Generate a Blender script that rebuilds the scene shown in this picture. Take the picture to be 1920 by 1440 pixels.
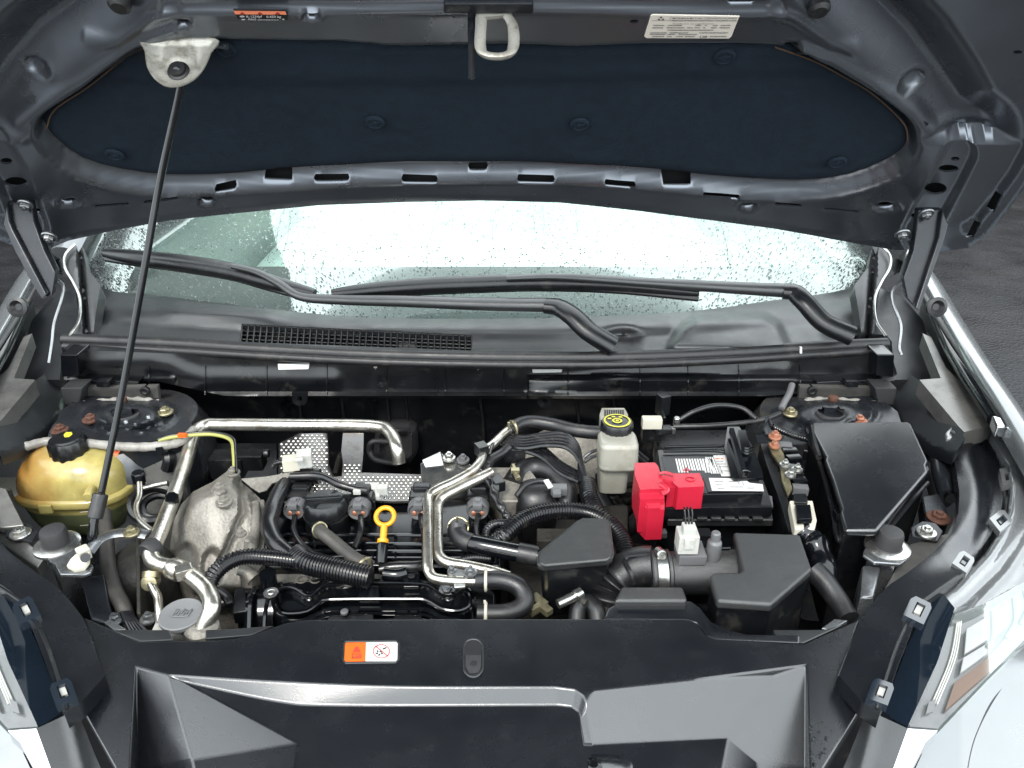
import bpy, bmesh, math, random
from mathutils import Vector, Matrix
from mathutils.geometry import delaunay_2d_cdt
R = math.radians
random.seed(7)
S = bpy.context.scene
for o in list(bpy.data.objects): bpy.data.objects.remove(o)
# ------------------------------------------------------------------ camera
F = 1442.0; CX, CY = 960.0, 720.0; H = 1.6; PITCH = R(27)
cp, sp = math.cos(PITCH), math.sin(PITCH)
cam = bpy.data.cameras.new('camera'); co = bpy.data.objects.new('camera', cam); S.collection.objects.link(co)
cam.sensor_width = 36; cam.lens = 36*F/1920; cam.clip_start = .02; cam.clip_end = 500
co.location = (0, 0, H); co.rotation_euler = (R(90)-PITCH, 0, 0); S.camera = co
# ------------------------------------------------------------------ sky and sun
W = bpy.data.worlds.new('World'); S.world = W; W.use_nodes = True
nt = W.node_tree; bg = nt.nodes['Background']; bg.inputs[1].default_value = .13
sky = nt.nodes.new('ShaderNodeTexSky'); sky.sky_type = 'NISHITA'; sky.sun_disc = False
sky.sun_elevation = R(52); sky.sun_rotation = R(200)
tc = nt.nodes.new('ShaderNodeTexCoord'); nz = nt.nodes.new('ShaderNodeTexNoise'); nz.inputs['Scale'].default_value = 1.6; nz.inputs['Detail'].default_value = 5
nt.links.new(tc.outputs['Generated'], nz.inputs['Vector'])
cr = nt.nodes.new('ShaderNodeValToRGB'); cr.color_ramp.elements[0].position = .3; cr.color_ramp.elements[1].position = .72
cr.color_ramp.elements[0].color = (8.2, 8.9, 9.4, 1); cr.color_ramp.elements[1].color = (12.5, 13.2, 13.2, 1)
nt.links.new(nz.outputs['Fac'], cr.inputs['Fac'])
mx = nt.nodes.new('ShaderNodeMix'); mx.data_type = 'RGBA'; mx.inputs[0].default_value = .9
nt.links.new(sky.outputs[0], mx.inputs[6]); nt.links.new(cr.outputs[0], mx.inputs[7]); nt.links.new(mx.outputs[2], bg.inputs[0])
sl = bpy.data.lights.new('sun', 'SUN'); sl.energy = 1.2; sl.angle = R(14); sl.color = (1, .96, .9)
so = bpy.data.objects.new('sun', sl); S.collection.objects.link(so); so.rotation_euler = (R(38), 0, R(-20))
S.view_settings.view_transform = 'Standard'; S.view_settings.look = 'None'; S.view_settings.gamma = 1
S.view_settings.exposure = 1.6
S.render.engine = 'CYCLES'

# ------------------------------------------------------------------ where a line of sight meets a plane
def ray(px, py):
    t = (CY-py)/F; return Vector(((px-CX)/F, cp+sp*t, -sp+cp*t))
def U(px, py, z): d = ray(px, py); return Vector((0, 0, H))+d*((z-H)/d.z)
def YP(px, py, y): d = ray(px, py); return Vector((0, 0, H))+d*(y/d.y)
def DP(px, py, s): return Vector((0, 0, H))+ray(px, py)*s
def V3(p): return p if isinstance(p, Vector) else U(*p)
# hood plane
TH = R(44); HO = Vector((0, 1.384, 1.23)); HT = Vector((0, -math.cos(TH), math.sin(TH))); HN = Vector((0, -math.sin(TH), -math.cos(TH)))
def HP(px, py, h=0.):
    d = ray(px, py); q = Vector((0, 0, H)); s = (HO-q).dot(HN)/d.dot(HN); return q+d*s+HN*h

# ------------------------------------------------------------------ materials
def mat(name, col, rough=.5, metal=0, var=.12, vs=18, bump=0, bs=300, coat=0, trans=0, ior=1.5, rvar=.08, dirt=None, spec=.5, sss=0, stretch=None):
    m = bpy.data.materials.new(name); m.use_nodes = True; n = m.node_tree; b = n.nodes['Principled BSDF']
    def N(t): return n.nodes.new(t)
    L = n.links.new
    t = N('ShaderNodeTexCoord'); src = t.outputs['Object']
    if stretch:
        mp = N('ShaderNodeMapping'); mp.inputs['Scale'].default_value = stretch; L(src, mp.inputs[0]); src = mp.outputs[0]
    a = N('ShaderNodeTexNoise'); a.inputs['Scale'].default_value = vs; a.inputs['Detail'].default_value = 6; a.inputs['Roughness'].default_value = .6; L(src, a.inputs['Vector'])
    r = N('ShaderNodeValToRGB'); L(a.outputs['Fac'], r.inputs[0])
    r.color_ramp.elements[0].position = .3; r.color_ramp.elements[1].position = .7
    c = Vector(col)
    r.color_ramp.elements[0].color = (*(c*(1-var)), 1); r.color_ramp.elements[1].color = (*(c*(1+var)), 1)
    out = r.outputs[0]
    if dirt:
        dc, amt, ds = dirt
        e = N('ShaderNodeTexNoise'); e.inputs['Scale'].default_value = ds; e.inputs['Detail'].default_value = 8; e.inputs['Roughness'].default_value = .7; L(src, e.inputs['Vector'])
        q = N('ShaderNodeMapRange'); q.inputs[1].default_value = .62-amt*.35; q.inputs[2].default_value = .72; L(e.outputs['Fac'], q.inputs[0])
        x = N('ShaderNodeMix'); x.data_type = 'RGBA'; L(q.outputs[0], x.inputs[0]); L(out, x.inputs[6]); x.inputs[7].default_value = (*dc, 1); out = x.outputs[2]
    L(out, b.inputs['Base Color'])
    mr = N('ShaderNodeMapRange'); L(a.outputs['Fac'], mr.inputs[0]); mr.inputs[1].default_value = .3; mr.inputs[2].default_value = .7
    mr.inputs[3].default_value = max(.02, rough-rvar); mr.inputs[4].default_value = min(1, rough+rvar); L(mr.outputs[0], b.inputs['Roughness'])
    b.inputs['Metallic'].default_value = metal; b.inputs['Coat Weight'].default_value = coat; b.inputs['Coat Roughness'].default_value = .06
    b.inputs['Transmission Weight'].default_value = trans; b.inputs['IOR'].default_value = ior; b.inputs['Specular IOR Level'].default_value = spec
    if sss:
        b.inputs['Subsurface Weight'].default_value = sss; b.inputs['Subsurface Radius'].default_value = (1, .8, .4); b.inputs['Subsurface Scale'].default_value = .01
    if bump:
        g = N('ShaderNodeTexNoise'); g.inputs['Scale'].default_value = bs; g.inputs['Detail'].default_value = 3; L(src, g.inputs['Vector'])
        k = N('ShaderNodeBump'); k.inputs['Strength'].default_value = bump; k.inputs['Distance'].default_value = .001; L(g.outputs['Fac'], k.inputs['Height']); L(k.outputs[0], b.inputs['Normal'])
    return m
M = {}
def dm(k, *a, **kw): M[k] = mat(k, *a, **kw)
DUST = (.030, .028, .025)
dm('cover_plastic', (.0035, .0042, .0058), .265, bump=.16, bs=800, dirt=((.008, .008, .009), .12, 40), var=.15, spec=1, ior=1.53, rvar=.03)
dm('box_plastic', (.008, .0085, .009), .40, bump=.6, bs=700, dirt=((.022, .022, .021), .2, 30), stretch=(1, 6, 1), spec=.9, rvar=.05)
dm('gloss_plastic', (.0025, .003, .004), .15, dirt=((.012, .011, .010), .15, 35), rvar=.05)
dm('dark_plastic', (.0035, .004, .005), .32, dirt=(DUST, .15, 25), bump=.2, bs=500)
dm('cowl_plastic', (.010, .011, .012), .40, dirt=((.004, .004, .005), .5, 9), bump=.2, bs=700, spec=.9)
dm('rubber', (.007, .007, .008), .42, dirt=(DUST, .2, 30), bump=.3, bs=400)
dm('dusty_rubber', (.034, .031, .027), .6, dirt=((.012, .012, .012), .4, 30), bump=.5, bs=300)
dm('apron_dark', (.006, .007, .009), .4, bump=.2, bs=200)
dm('grey_rubber', (.016, .016, .017), .6, var=.2, bump=.4, bs=300)
dm('loom', (.005, .005, .006), .28, dirt=(DUST, .2, 50), rvar=.1)
dm('bright_metal', (.40, .385, .34), .42, .45, var=.15, vs=30, dirt=((.13, .11, .08), .4, 60), bump=.5, bs=200)
dm('hood_metal', (.155, .168, .19), .29, .88, var=.08, vs=7, rvar=.04, spec=.8)
dm('bay_metal', (.12, .125, .135), .28, .8, var=.2, vs=9, dirt=((.22, .20, .17), .35, 22), bump=.15, bs=150)
dm('dark_metal', (.016, .018, .022), .30, .4, dirt=((.035, .032, .03), .25, 20), bump=.15, bs=150)
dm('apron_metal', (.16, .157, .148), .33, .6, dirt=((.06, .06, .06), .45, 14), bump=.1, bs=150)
dm('body_silver', (.17, .18, .185), .25, .55, var=.03, coat=.5, rvar=.03, bump=.06, bs=40)
dm('felt', (.015, .023, .034), .92, var=.15, vs=60, bump=1, bs=900, spec=.15)
dm('felt_edge', (.10, .06, .035), .8, bump=.8, bs=500)
dm('pipe_alu', (.52, .50, .45), .30, .95, var=.1, dirt=((.26, .22, .17), .42, 45), bump=.3, bs=200)
dm('cast_alu', (.20, .188, .165), .5, .35, var=.18, vs=260, dirt=((.09, .082, .07), .5, 22), bump=1, bs=260)
dm('cast_dark', (.030, .028, .024), .6, .3, var=.3, vs=120, dirt=((.015, .014, .012), .6, 22), bump=1, bs=200)
dm('zinc', (.42, .42, .40), .26, .95, var=.1, dirt=((.25, .23, .2), .3, 60), bump=.2, bs=200)
dm('steel_grey', (.24, .25, .26), .30, .85, var=.1, dirt=((.12, .11, .1), .35, 40), bump=.2, bs=200)
dm('rust', (.075, .030, .018), .75, .1, var=.4, vs=150, bump=1, bs=300)
dm('sealant', (.22, .21, .19), .45, var=.2, dirt=((.12, .11, .1), .5, 40), bump=1.2, bs=160)
dm('red_plastic', (.34, .010, .026), .34, var=.05, bump=.2, bs=500)
dm('yellow_plastic', (.60, .24, .004), .35, var=.05)
dm('white_plastic', (.34, .34, .32), .4, var=.05, dirt=((.22, .21, .18), .3, 40))
dm('tank_white', (.25, .245, .21), .36, var=.08, dirt=((.17, .155, .12), .35, 25))
dm('clip_white', (.38, .36, .30), .42, var=.05)
dm('grey_plastic', (.085, .085, .088), .45, var=.08)
dm('cap_grey', (.125, .128, .132), .5, var=.05, bump=.2, bs=500)
dm('paper', (.66, .60, .52), .5, var=.03)
dm('print', (.10, .10, .11), .6)
dm('black_print', (.012, .012, .014), .4)
dm('orange_print', (.62, .085, .006), .45, var=.04)
dm('salmon_print', (.85, .25, .13), .45, var=.04)
dm('red_print', (.35, .03, .02), .5)
dm('white_print', (.46, .46, .45), .4, var=.02)
dm('yellow_print', (.42, .40, .03), .5, var=.05)
dm('chrome', (.75, .76, .78), .08, 1, var=.05)
dm('heat_shield', (.15, .145, .14), .28, .9, var=.15, dirt=((.07, .06, .05), .4, 25))
dm('dimple_glint', (.46, .45, .42), .22, .95)  # brighter copy of the shield metal, glints put into the colour
dm('copper', (.30, .13, .08), .4, .5)
dm('brass', (.30, .27, .17), .35, .8, dirt=((.1, .09, .06), .4, 60))
dm('wire_yellow', (.26, .26, .07), .4)
dm('bumper_metal', (.16, .165, .17), .2, .3, coat=1)
dm('lamp_black', (.006, .010, .016), .07, rvar=.03, coat=1)
dm('lamp_inner', (.11, .112, .115), .22, .35, var=.08, dirt=((.06, .06, .063), .4, 12))
dm('lamp_module', (.20, .20, .20), .25, .2, var=.1)
dm('lamp_reflection', (.075, .042, .028), .2, .3, var=.3, vs=4)  # brown of a reflection put into the colour
dm('lamp_top', (.125, .13, .133), .22, .35, var=.10, vs=4, coat=1, stretch=(1, 1, 1), dirt=((.10, .105, .11), .35, 14))
dm('dash', (.07, .07, .07), .7)
dm('cabin', (.70, .82, .76), .7)
dm('stucco', (.022, .021, .020), .8, var=.3, vs=2)
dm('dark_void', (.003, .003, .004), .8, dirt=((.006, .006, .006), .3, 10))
# asphalt
m = mat('asphalt', (.011, .011, .0125), .5, var=.35, vs=3, spec=.35, dirt=((.019, .018, .018), .35, 1.2), bump=0, rvar=.2); M['asphalt'] = m
n = m.node_tree; L = n.links.new; b = n.nodes['Principled BSDF']; t = n.nodes.new('ShaderNodeTexCoord')
v = n.nodes.new('ShaderNodeTexVoronoi'); v.inputs['Scale'].default_value = 70; L(t.outputs['Object'], v.inputs['Vector'])
w = n.nodes.new('ShaderNodeTexNoise'); w.inputs['Scale'].default_value = 9; w.inputs['Detail'].default_value = 8; L(t.outputs['Object'], w.inputs['Vector'])
ad = n.nodes.new('ShaderNodeMath'); ad.operation = 'ADD'; L(v.outputs[0], ad.inputs[0]); L(w.outputs[0], ad.inputs[1])
k = n.nodes.new('ShaderNodeBump'); k.inputs['Strength'].default_value = .35; k.inputs['Distance'].default_value = .015; L(ad.outputs[0], k.inputs['Height']); L(k.outputs[0], b.inputs['Normal'])
# reservoir: orange stained dome, olive fluid in the lower half
m = mat('reservoir_plastic', (.30, .25, .085), .22, var=.25, vs=30, sss=.0, bump=.3, bs=60); M['reservoir_plastic'] = m
n = m.node_tree; L = n.links.new; b = n.nodes['Principled BSDF']; oldc = b.inputs['Base Color'].links[0].from_socket
t = n.nodes.new('ShaderNodeTexCoord'); sx = n.nodes.new('ShaderNodeSeparateXYZ'); L(t.outputs['Object'], sx.inputs[0])
w = n.nodes.new('ShaderNodeTexNoise'); w.inputs['Scale'].default_value = 22; w.inputs['Detail'].default_value = 6; L(t.outputs['Object'], w.inputs['Vector'])
w2 = n.nodes.new('ShaderNodeMath'); w2.operation = 'MULTIPLY_ADD'; L(w.outputs[0], w2.inputs[0]); w2.inputs[1].default_value = .11; L(sx.outputs[0], w2.inputs[2])
r1 = n.nodes.new('ShaderNodeMapRange'); L(w2.outputs[0], r1.inputs[0]); r1.inputs[1].default_value = .075; r1.inputs[2].default_value = -.03
zz = n.nodes.new('ShaderNodeMapRange'); L(sx.outputs[2], zz.inputs[0]); zz.inputs[1].default_value = .004; zz.inputs[2].default_value = .018
mu = n.nodes.new('ShaderNodeMath'); mu.operation = 'MULTIPLY'; L(r1.outputs[0], mu.inputs[0]); L(zz.outputs[0], mu.inputs[1])
x1 = n.nodes.new('ShaderNodeMix'); x1.data_type = 'RGBA'; L(mu.outputs[0], x1.inputs[0]); L(oldc, x1.inputs[6]); x1.inputs[7].default_value = (.27, .12, .025, 1)
z2 = n.nodes.new('ShaderNodeMapRange'); L(sx.outputs[2], z2.inputs[0]); z2.inputs[1].default_value = -.013; z2.inputs[2].default_value = -.017
x2 = n.nodes.new('ShaderNodeMix'); x2.data_type = 'RGBA'; L(z2.outputs[0], x2.inputs[0]); L(x1.outputs[2], x2.inputs[6]); x2.inputs[7].default_value = (.075, .088, .042, 1)
L(x2.outputs[2], b.inputs['Base Color'])
# glass
def glass(name, col=(1, 1, 1), rough=0., drops=False):
    m = bpy.data.materials.new(name); m.use_nodes = True; n = m.node_tree; L = n.links.new
    for q in list(n.nodes):
        if q.type == 'BSDF_PRINCIPLED': n.nodes.remove(q)
    out = n.nodes['Material Output']; tr = n.nodes.new('ShaderNodeBsdfTransparent'); tr.inputs[0].default_value = (*col, 1)
    gl = n.nodes.new('ShaderNodeBsdfGlossy'); gl.inputs['Roughness'].default_value = rough; gl.inputs['Color'].default_value = (.90, 1, .95, 1)
    fr = n.nodes.new('ShaderNodeFresnel'); fr.inputs[0].default_value = 1.52
    mu = n.nodes.new('ShaderNodeMath'); mu.operation = 'MULTIPLY'; mu.inputs[1].default_value = .24; mu.use_clamp = True
    L(fr.outputs[0], mu.inputs[0])
    s = n.nodes.new('ShaderNodeMixShader'); L(mu.outputs[0], s.inputs[0]); L(tr.outputs[0], s.inputs[1]); L(gl.outputs[0], s.inputs[2]); L(s.outputs[0], out.inputs[0])
    if drops:
        t = n.nodes.new('ShaderNodeTexCoord'); q = n.nodes.new('ShaderNodeTexNoise'); q.inputs['Scale'].default_value = 60; q.inputs['Detail'].default_value = 4
        L(t.outputs['Object'], q.inputs['Vector']); k = n.nodes.new('ShaderNodeBump'); k.inputs['Strength'].default_value = .03; k.inputs['Distance'].default_value = .001
        L(q.outputs[0], k.inputs['Height']); L(k.outputs[0], gl.inputs['Normal'])
    return m
M['glass'] = glass('windshield_glass', (.80, .90, .86), .0, True); M['lens'] = glass('lens_glass')
m = mat('water', (.20, .22, .21), .02, trans=1, ior=1.33, rvar=0, var=0); M['water'] = m  # dark tint stands in for the dark refraction of clear drops

# ------------------------------------------------------------------ mesh tools
COL = S.collection; ROOT = None
def tag(o, label=None, cat=None, group=None, kind=None):
    for k_, v_ in (('label', label), ('category', cat), ('group', group), ('kind', kind)):
        if v_: o[k_] = v_
    return o
def wloc(o):
    p = Vector((0, 0, 0))
    while o: p += o.location; o = o.parent
    return p
def finish(bm, name, m, parent=None, label=None, bevel=0, seg=2, ang=30, smooth=42, kind=None, wn=None, recalc=True, merge=0):
    if merge: bmesh.ops.remove_doubles(bm, verts=bm.verts, dist=merge)
    if recalc: bmesh.ops.recalc_face_normals(bm, faces=bm.faces)
    if bevel:
        es = [e for e in bm.edges if len(e.link_faces) == 2 and e.calc_face_angle(0) > R(ang)]
        if es: bmesh.ops.bevel(bm, geom=es, offset=bevel, offset_type='OFFSET', segments=seg, profile=.5, affect='EDGES', clamp_overlap=True)
    if kind is None and not any(w_ in name for w_ in NOSPLIT):
        groups_ = clusters(bm)
        if 1 < len(groups_) <= 14:
            res_ = None
            for g_ in sorted(groups_, key=len, reverse=True):
                b2 = bm.copy(); b2.verts.ensure_lookup_table(); bmesh.ops.delete(b2, geom=[v_ for v_ in b2.verts if v_.index not in g_], context='VERTS')
                o_ = link(b2, name, m, parent, label if res_ is None else None, smooth, kind, wn, bevel); res_ = res_ or o_
            bm.free(); return res_
    return link(bm, name, m, parent, label, smooth, kind, wn, bevel)
NOSPLIT = ('print', 'lettering', 'symbol', 'label', 'mark', 'text', 'vent_grille', 'fan', 'ring', 'triangle')
def clusters(bm):
    bm.verts.index_update(); n_ = len(bm.verts); par = list(range(n_))
    def fd(a):
        while par[a] != a: par[a] = par[par[a]]; a = par[a]
        return a
    for e in bm.edges:
        a, b_ = fd(e.verts[0].index), fd(e.verts[1].index)
        if a != b_: par[a] = b_
    isl = {}
    for v_ in bm.verts: isl.setdefault(fd(v_.index), []).append(v_)
    bx = [[set(v_.index for v_ in vs), [min(v_.co[i] for v_ in vs) for i in range(3)], [max(v_.co[i] for v_ in vs) for i in range(3)]] for vs in isl.values()]
    ch = len(bx) > 1
    while ch:
        ch = False
        for i in range(len(bx)):
            for j in range(i+1, len(bx)):
                if all(bx[i][1][k_] < bx[j][2][k_]+.0015 and bx[j][1][k_] < bx[i][2][k_]+.0015 for k_ in range(3)):
                    bx[i][0] |= bx[j][0]; bx[i][1] = [min(a, b_) for a, b_ in zip(bx[i][1], bx[j][1])]; bx[i][2] = [max(a, b_) for a, b_ in zip(bx[i][2], bx[j][2])]
                    bx.pop(j); ch = True; break
            if ch: break
    return [b_[0] for b_ in bx]
def link(bm, name, m, parent, label, smooth, kind, wn, bevel):
    me = bpy.data.meshes.new(name)
    lo = Vector((1e9,)*3); hi = -lo
    for v_ in bm.verts:
        for i in range(3): lo[i] = min(lo[i], v_.co[i]); hi[i] = max(hi[i], v_.co[i])
    c = (lo+hi)/2
    bmesh.ops.translate(bm, verts=bm.verts, vec=-c)
    bm.to_mesh(me); bm.free()
    me.materials.append(M[m] if isinstance(m, str) else m)
    me.polygons.foreach_set('use_smooth', [True]*len(me.polygons))
    me.set_sharp_from_angle(angle=R(smooth))
    o = bpy.data.objects.new(name, me); COL.objects.link(o)
    if parent: o.parent = parent; o.location = c-wloc(parent)
    else: o.location = c
    if wn or (wn is None and bevel):
        w_ = o.modifiers.new('normals', 'WEIGHTED_NORMAL'); w_.keep_sharp = True
    return tag(o, label, kind=kind)
def B(): return bmesh.new()
def prism(bm, pts, h, inset=1., dvec=None, cap=True):
    """solid whose top outline is pts; the sides drop by h (optionally drawn in)"""
    top = [V3(p) for p in pts]; dv = dvec if dvec else Vector((0, 0, -1))
    c = sum(top, Vector())/len(top)
    bot = [c+(p-c)*inset+dv*h for p in top]
    a = [bm.verts.new(p) for p in top]; b_ = [bm.verts.new(p) for p in bot]; n_ = len(a)
    bm.faces.new(a)
    if cap: bm.faces.new(b_[::-1])
    for i in range(n_): bm.faces.new((a[i], b_[i], b_[(i+1) % n_], a[(i+1) % n_]))
def box(bm, c, s, rot=None):
    m_ = Matrix.Translation(c) @ (rot.to_4x4() if rot else Matrix()) @ Matrix.Diagonal((*s, 1))
    bmesh.ops.create_cube(bm, size=1, matrix=m_)
def cat(pts, n=8):
    P = [V3(p) for p in pts]
    if len(P) < 3: return P
    P = [P[0]*2-P[1]]+P+[P[-1]*2-P[-2]]; o = []
    for i in range(1, len(P)-2):
        a, b_, c, d = P[i-1:i+3]
        for k_ in range(n):
            t_ = k_/n; o.append(.5*((2*b_)+(c-a)*t_+(2*a-5*b_+4*c-d)*t_*t_+(3*b_-a-3*c+d)*t_**3))
    o.append(P[-2]); return o
def resample(P, step):
    L_ = [0]
    for i in range(1, len(P)): L_.append(L_[-1]+(P[i]-P[i-1]).length)
    n_ = max(2, int(L_[-1]/step)); o = []; j = 0
    for k_ in range(n_+1):
        s = L_[-1]*k_/n_
        while j < len(P)-2 and L_[j+1] < s: j += 1
        d = L_[j+1]-L_[j]; o.append(P[j].lerp(P[j+1], (s-L_[j])/d if d > 1e-9 else 0))
    return o
def tube(bm, pts, r, seg=12, step=None, corr=None, cap=True, flat=1., smooth=8, rf=None, raw=False):
    """swept tube; corr=(pitch, depth) makes a ribbed hose; flat squashes it; rf(s in 0..1) scales the radius"""
    P = pts if raw else cat(pts, smooth)
    if corr: P = resample(P, corr[0]/4)
    elif step: P = resample(P, step)
    n_ = len(P); T = []
    for i in range(n_): T.append((P[min(i+1, n_-1)]-P[max(i-1, 0)]).normalized())
    up = Vector((0, 0, 1))
    if abs(T[0].dot(up)) > .9: up = Vector((0, 1, 0))
    x = T[0].cross(up).normalized(); rings = []
    for i in range(n_):
        x = (x-T[i]*x.dot(T[i])).normalized()
        if flat != 1:
            u = T[i].cross(Vector((0, 0, 1)));  x = u.normalized() if u.length > .1 else x
        y = x.cross(T[i]).normalized(); rr = r
        if corr: rr = r*(1-(corr[1] if i % 4 in (2, 3) else 0))
        if rf: rr *= rf(i/(n_-1))
        rings.append([bm.verts.new(P[i]+(x*math.cos(2*math.pi*k_/seg)+y*(flat*math.sin(2*math.pi*k_/seg)))*rr) for k_ in range(seg)])
    for a, b_ in zip(rings, rings[1:]):
        for k_ in range(seg): bm.faces.new((a[k_], a[(k_+1) % seg], b_[(k_+1) % seg], b_[k_]))
    if cap: bm.faces.new(rings[0][::-1]); bm.faces.new(rings[-1])
def lathe(bm, c, prof, seg=24, axis=Vector((0, 0, 1)), ribs=None, sx=1., sy=1.):
    """profile of (radius, height) turned about axis through c; ribs=(count, depth, i0, i1)"""
    q = Vector((0, 0, 1)).rotation_difference(axis.normalized()).to_matrix(); rings = []
    c = V3(c)
    for i, (r, h) in enumerate(prof):
        ring = []
        for k_ in range(seg):
            a = 2*math.pi*k_/seg; rr = r
            if ribs and ribs[2] <= i <= ribs[3] and (k_*ribs[0]*2//seg) % 2: rr = r*(1-ribs[1])
            ring.append(bm.verts.new(c+q @ Vector((rr*math.cos(a)*sx, rr*math.sin(a)*sy, h))))
        rings.append(ring)
    for a, b_ in zip(rings, rings[1:]):
        for k_ in range(seg): bm.faces.new((a[k_], a[(k_+1) % seg], b_[(k_+1) % seg], b_[k_]))
    if prof[0][0] > 1e-4: bm.faces.new(rings[0][::-1])
    if prof[-1][0] > 1e-4: bm.faces.new(rings[-1])
def torus(bm, c, r1, r2, axis=Vector((0, 0, 1)), seg=28, s2=8, sy=1.):
    q = Vector((0, 0, 1)).rotation_difference(axis.normalized()).to_matrix(); rings = []; c = V3(c)
    for i in range(seg):
        a = 2*math.pi*i/seg
        rings.append([bm.verts.new(c+q @ Vector(((r1+r2*math.cos(b_*2*math.pi/s2))*math.cos(a), (r1+r2*math.cos(b_*2*math.pi/s2))*math.sin(a)*sy, r2*math.sin(b_*2*math.pi/s2)))) for b_ in range(s2)])
    for i in range(seg):
        a, b_ = rings[i], rings[(i+1) % seg]
        for k_ in range(s2): bm.faces.new((a[k_], b_[k_], b_[(k_+1) % s2], a[(k_+1) % s2]))
def bolt(c, r=.007, axis=Vector((0, 0, 1)), parent=None, m='zinc', washer=True, name='bolt'):
    bm = B(); ax = axis
    if washer: lathe(bm, c, [(r*1.5, -.003), (r*1.6, 0), (r*1.5, .0015), (r*1.05, .002)], 20, ax)
    lathe(bm, c, [(r, .001), (r, .006), (r*.85, .0075)], 6, ax)
    lathe(bm, c, [(r*.5, .006), (r*.45, .0105)], 10, ax)
    return finish(bm, name, m, parent or ROOT, smooth=35)
def inpoly(x, y, P):
    c = False; j = len(P)-1
    for i in range(len(P)):
        if (P[i][1] > y) != (P[j][1] > y) and x < (P[j][0]-P[i][0])*(y-P[i][1])/(P[j][1]-P[i][1])+P[i][0]: c = not c
        j = i
    return c
def segd(x, y, a, b_):
    dx, dy = b_[0]-a[0], b_[1]-a[1]; l = dx*dx+dy*dy
    t_ = 0 if l == 0 else max(0, min(1, ((x-a[0])*dx+(y-a[1])*dy)/l)); return math.hypot(x-a[0]-t_*dx, y-a[1]-t_*dy)
def pld(x, y, P, closed=False):
    n_ = len(P); return min(segd(x, y, P[i], P[(i+1) % n_]) for i in range(n_ if closed else n_-1))
def sdf(x, y, P): d = pld(x, y, P, True); return -d if inpoly(x, y, P) else d
def sst(a, b_, x): t_ = max(0, min(1, (x-a)/(b_-a))); return t_*t_*(3-2*t_)
def cat2(P, n_=5, closed=True):
    """smooth closed outline through 2-D points"""
    o = []; m_ = len(P)
    for i in range(m_):
        a, b_, c, d = P[i-1], P[i], P[(i+1) % m_], P[(i+2) % m_]
        for k_ in range(n_):
            t_ = k_/n_; o.append(tuple(.5*((2*b_[j])+(c[j]-a[j])*t_+(2*a[j]-5*b_[j]+4*c[j]-d[j])*t_*t_+(3*b_[j]-a[j]-3*c[j]+d[j])*t_**3) for j in (0, 1)))
    return o
def ell(cx, cy, a, b_, n_=16, rot=0): return [(cx+a*math.cos(i*2*math.pi/n_)*math.cos(rot)-b_*math.sin(i*2*math.pi/n_)*math.sin(rot), cy+a*math.cos(i*2*math.pi/n_)*math.sin(rot)+b_*math.sin(i*2*math.pi/n_)*math.cos(rot)) for i in range(n_)]
def region(bm, poly, place, step, holes=(), skirt=None, dens=True, lines=()):
    """triangulated curved sheet inside poly (outline coordinates), place(x, y) gives the point; skirt: vector the rim is pulled along"""
    def den(P):
        o = []
        for i in range(len(P)):
            a, b_ = P[i], P[(i+1) % len(P)]; n_ = max(1, int(math.hypot(b_[0]-a[0], b_[1]-a[1])/step)) if dens else 1
            for k_ in range(n_): o.append((a[0]+(b_[0]-a[0])*k_/n_, a[1]+(b_[1]-a[1])*k_/n_))
        return o
    vs, es = [], []; loops = [den(poly)]+[den(h) if len(h) < 9 else h for h in holes]
    for lp in loops:
        s = len(vs); vs += lp; es += [(s+i, s+(i+1) % len(lp)) for i in range(len(lp))]
    xs = [p[0] for p in poly]; ys = [p[1] for p in poly]
    hb = [(min(p[0] for p in h), max(p[0] for p in h), min(p[1] for p in h), max(p[1] for p in h), h) for h in holes]
    y = min(ys)+step*.5; row = 0
    big = loops[0]
    while y < max(ys):
        x = min(xs)+step*(.5 if row % 2 else .25)
        # crossings of this row
        cs = []
        for i in range(len(poly)):
            a, b_ = poly[i], poly[(i+1) % len(poly)]
            if (a[1] > y) != (b_[1] > y): cs.append((b_[0]-a[0])*(y-a[1])/(b_[1]-a[1])+a[0])
        cs.sort()
        while x < max(xs):
            ins = sum(1 for c in cs if c < x) % 2 == 1
            if ins and all(abs(c-x) > step*.3 for c in cs):
                ok = True
                for (x0, x1, y0, y1, h) in hb:
                    if x0-step*.3 < x < x1+step*.3 and y0-step*.3 < y < y1+step*.3 and (inpoly(x, y, h) or pld(x, y, h, True) < step*.3): ok = False; break
                if ok: vs.append((x, y))
            x += step
        y += step*.9; row += 1
    res = delaunay_2d_cdt([Vector(p) for p in vs], es, [], 1, 1e-4)
    V_, F_ = res[0], res[2]
    bv = [bm.verts.new(place(p.x, p.y)) for p in V_]
    fs = []
    for f in F_:
        cx = sum(V_[i].x for i in f)/3; cy = sum(V_[i].y for i in f)/3
        if any(x0 <= cx <= x1 and y0 <= cy <= y1 and inpoly(cx, cy, h) for (x0, x1, y0, y1, h) in hb): continue
        if not inpoly(cx, cy, poly): continue
        try: fs.append(bm.faces.new([bv[i] for i in f]))
        except ValueError: pass
    for v_ in list(bm.verts):
        if not v_.link_faces: bm.verts.remove(v_)
    if skirt is not None:
        be = [e for e in bm.edges if len(e.link_faces) == 1 and e.link_faces[0] in set(fs)]
        r_ = bmesh.ops.extrude_edge_only(bm, edges=be)
        bmesh.ops.translate(bm, verts=[g for g in r_['geom'] if isinstance(g, bmesh.types.BMVert)], vec=skirt)
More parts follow.
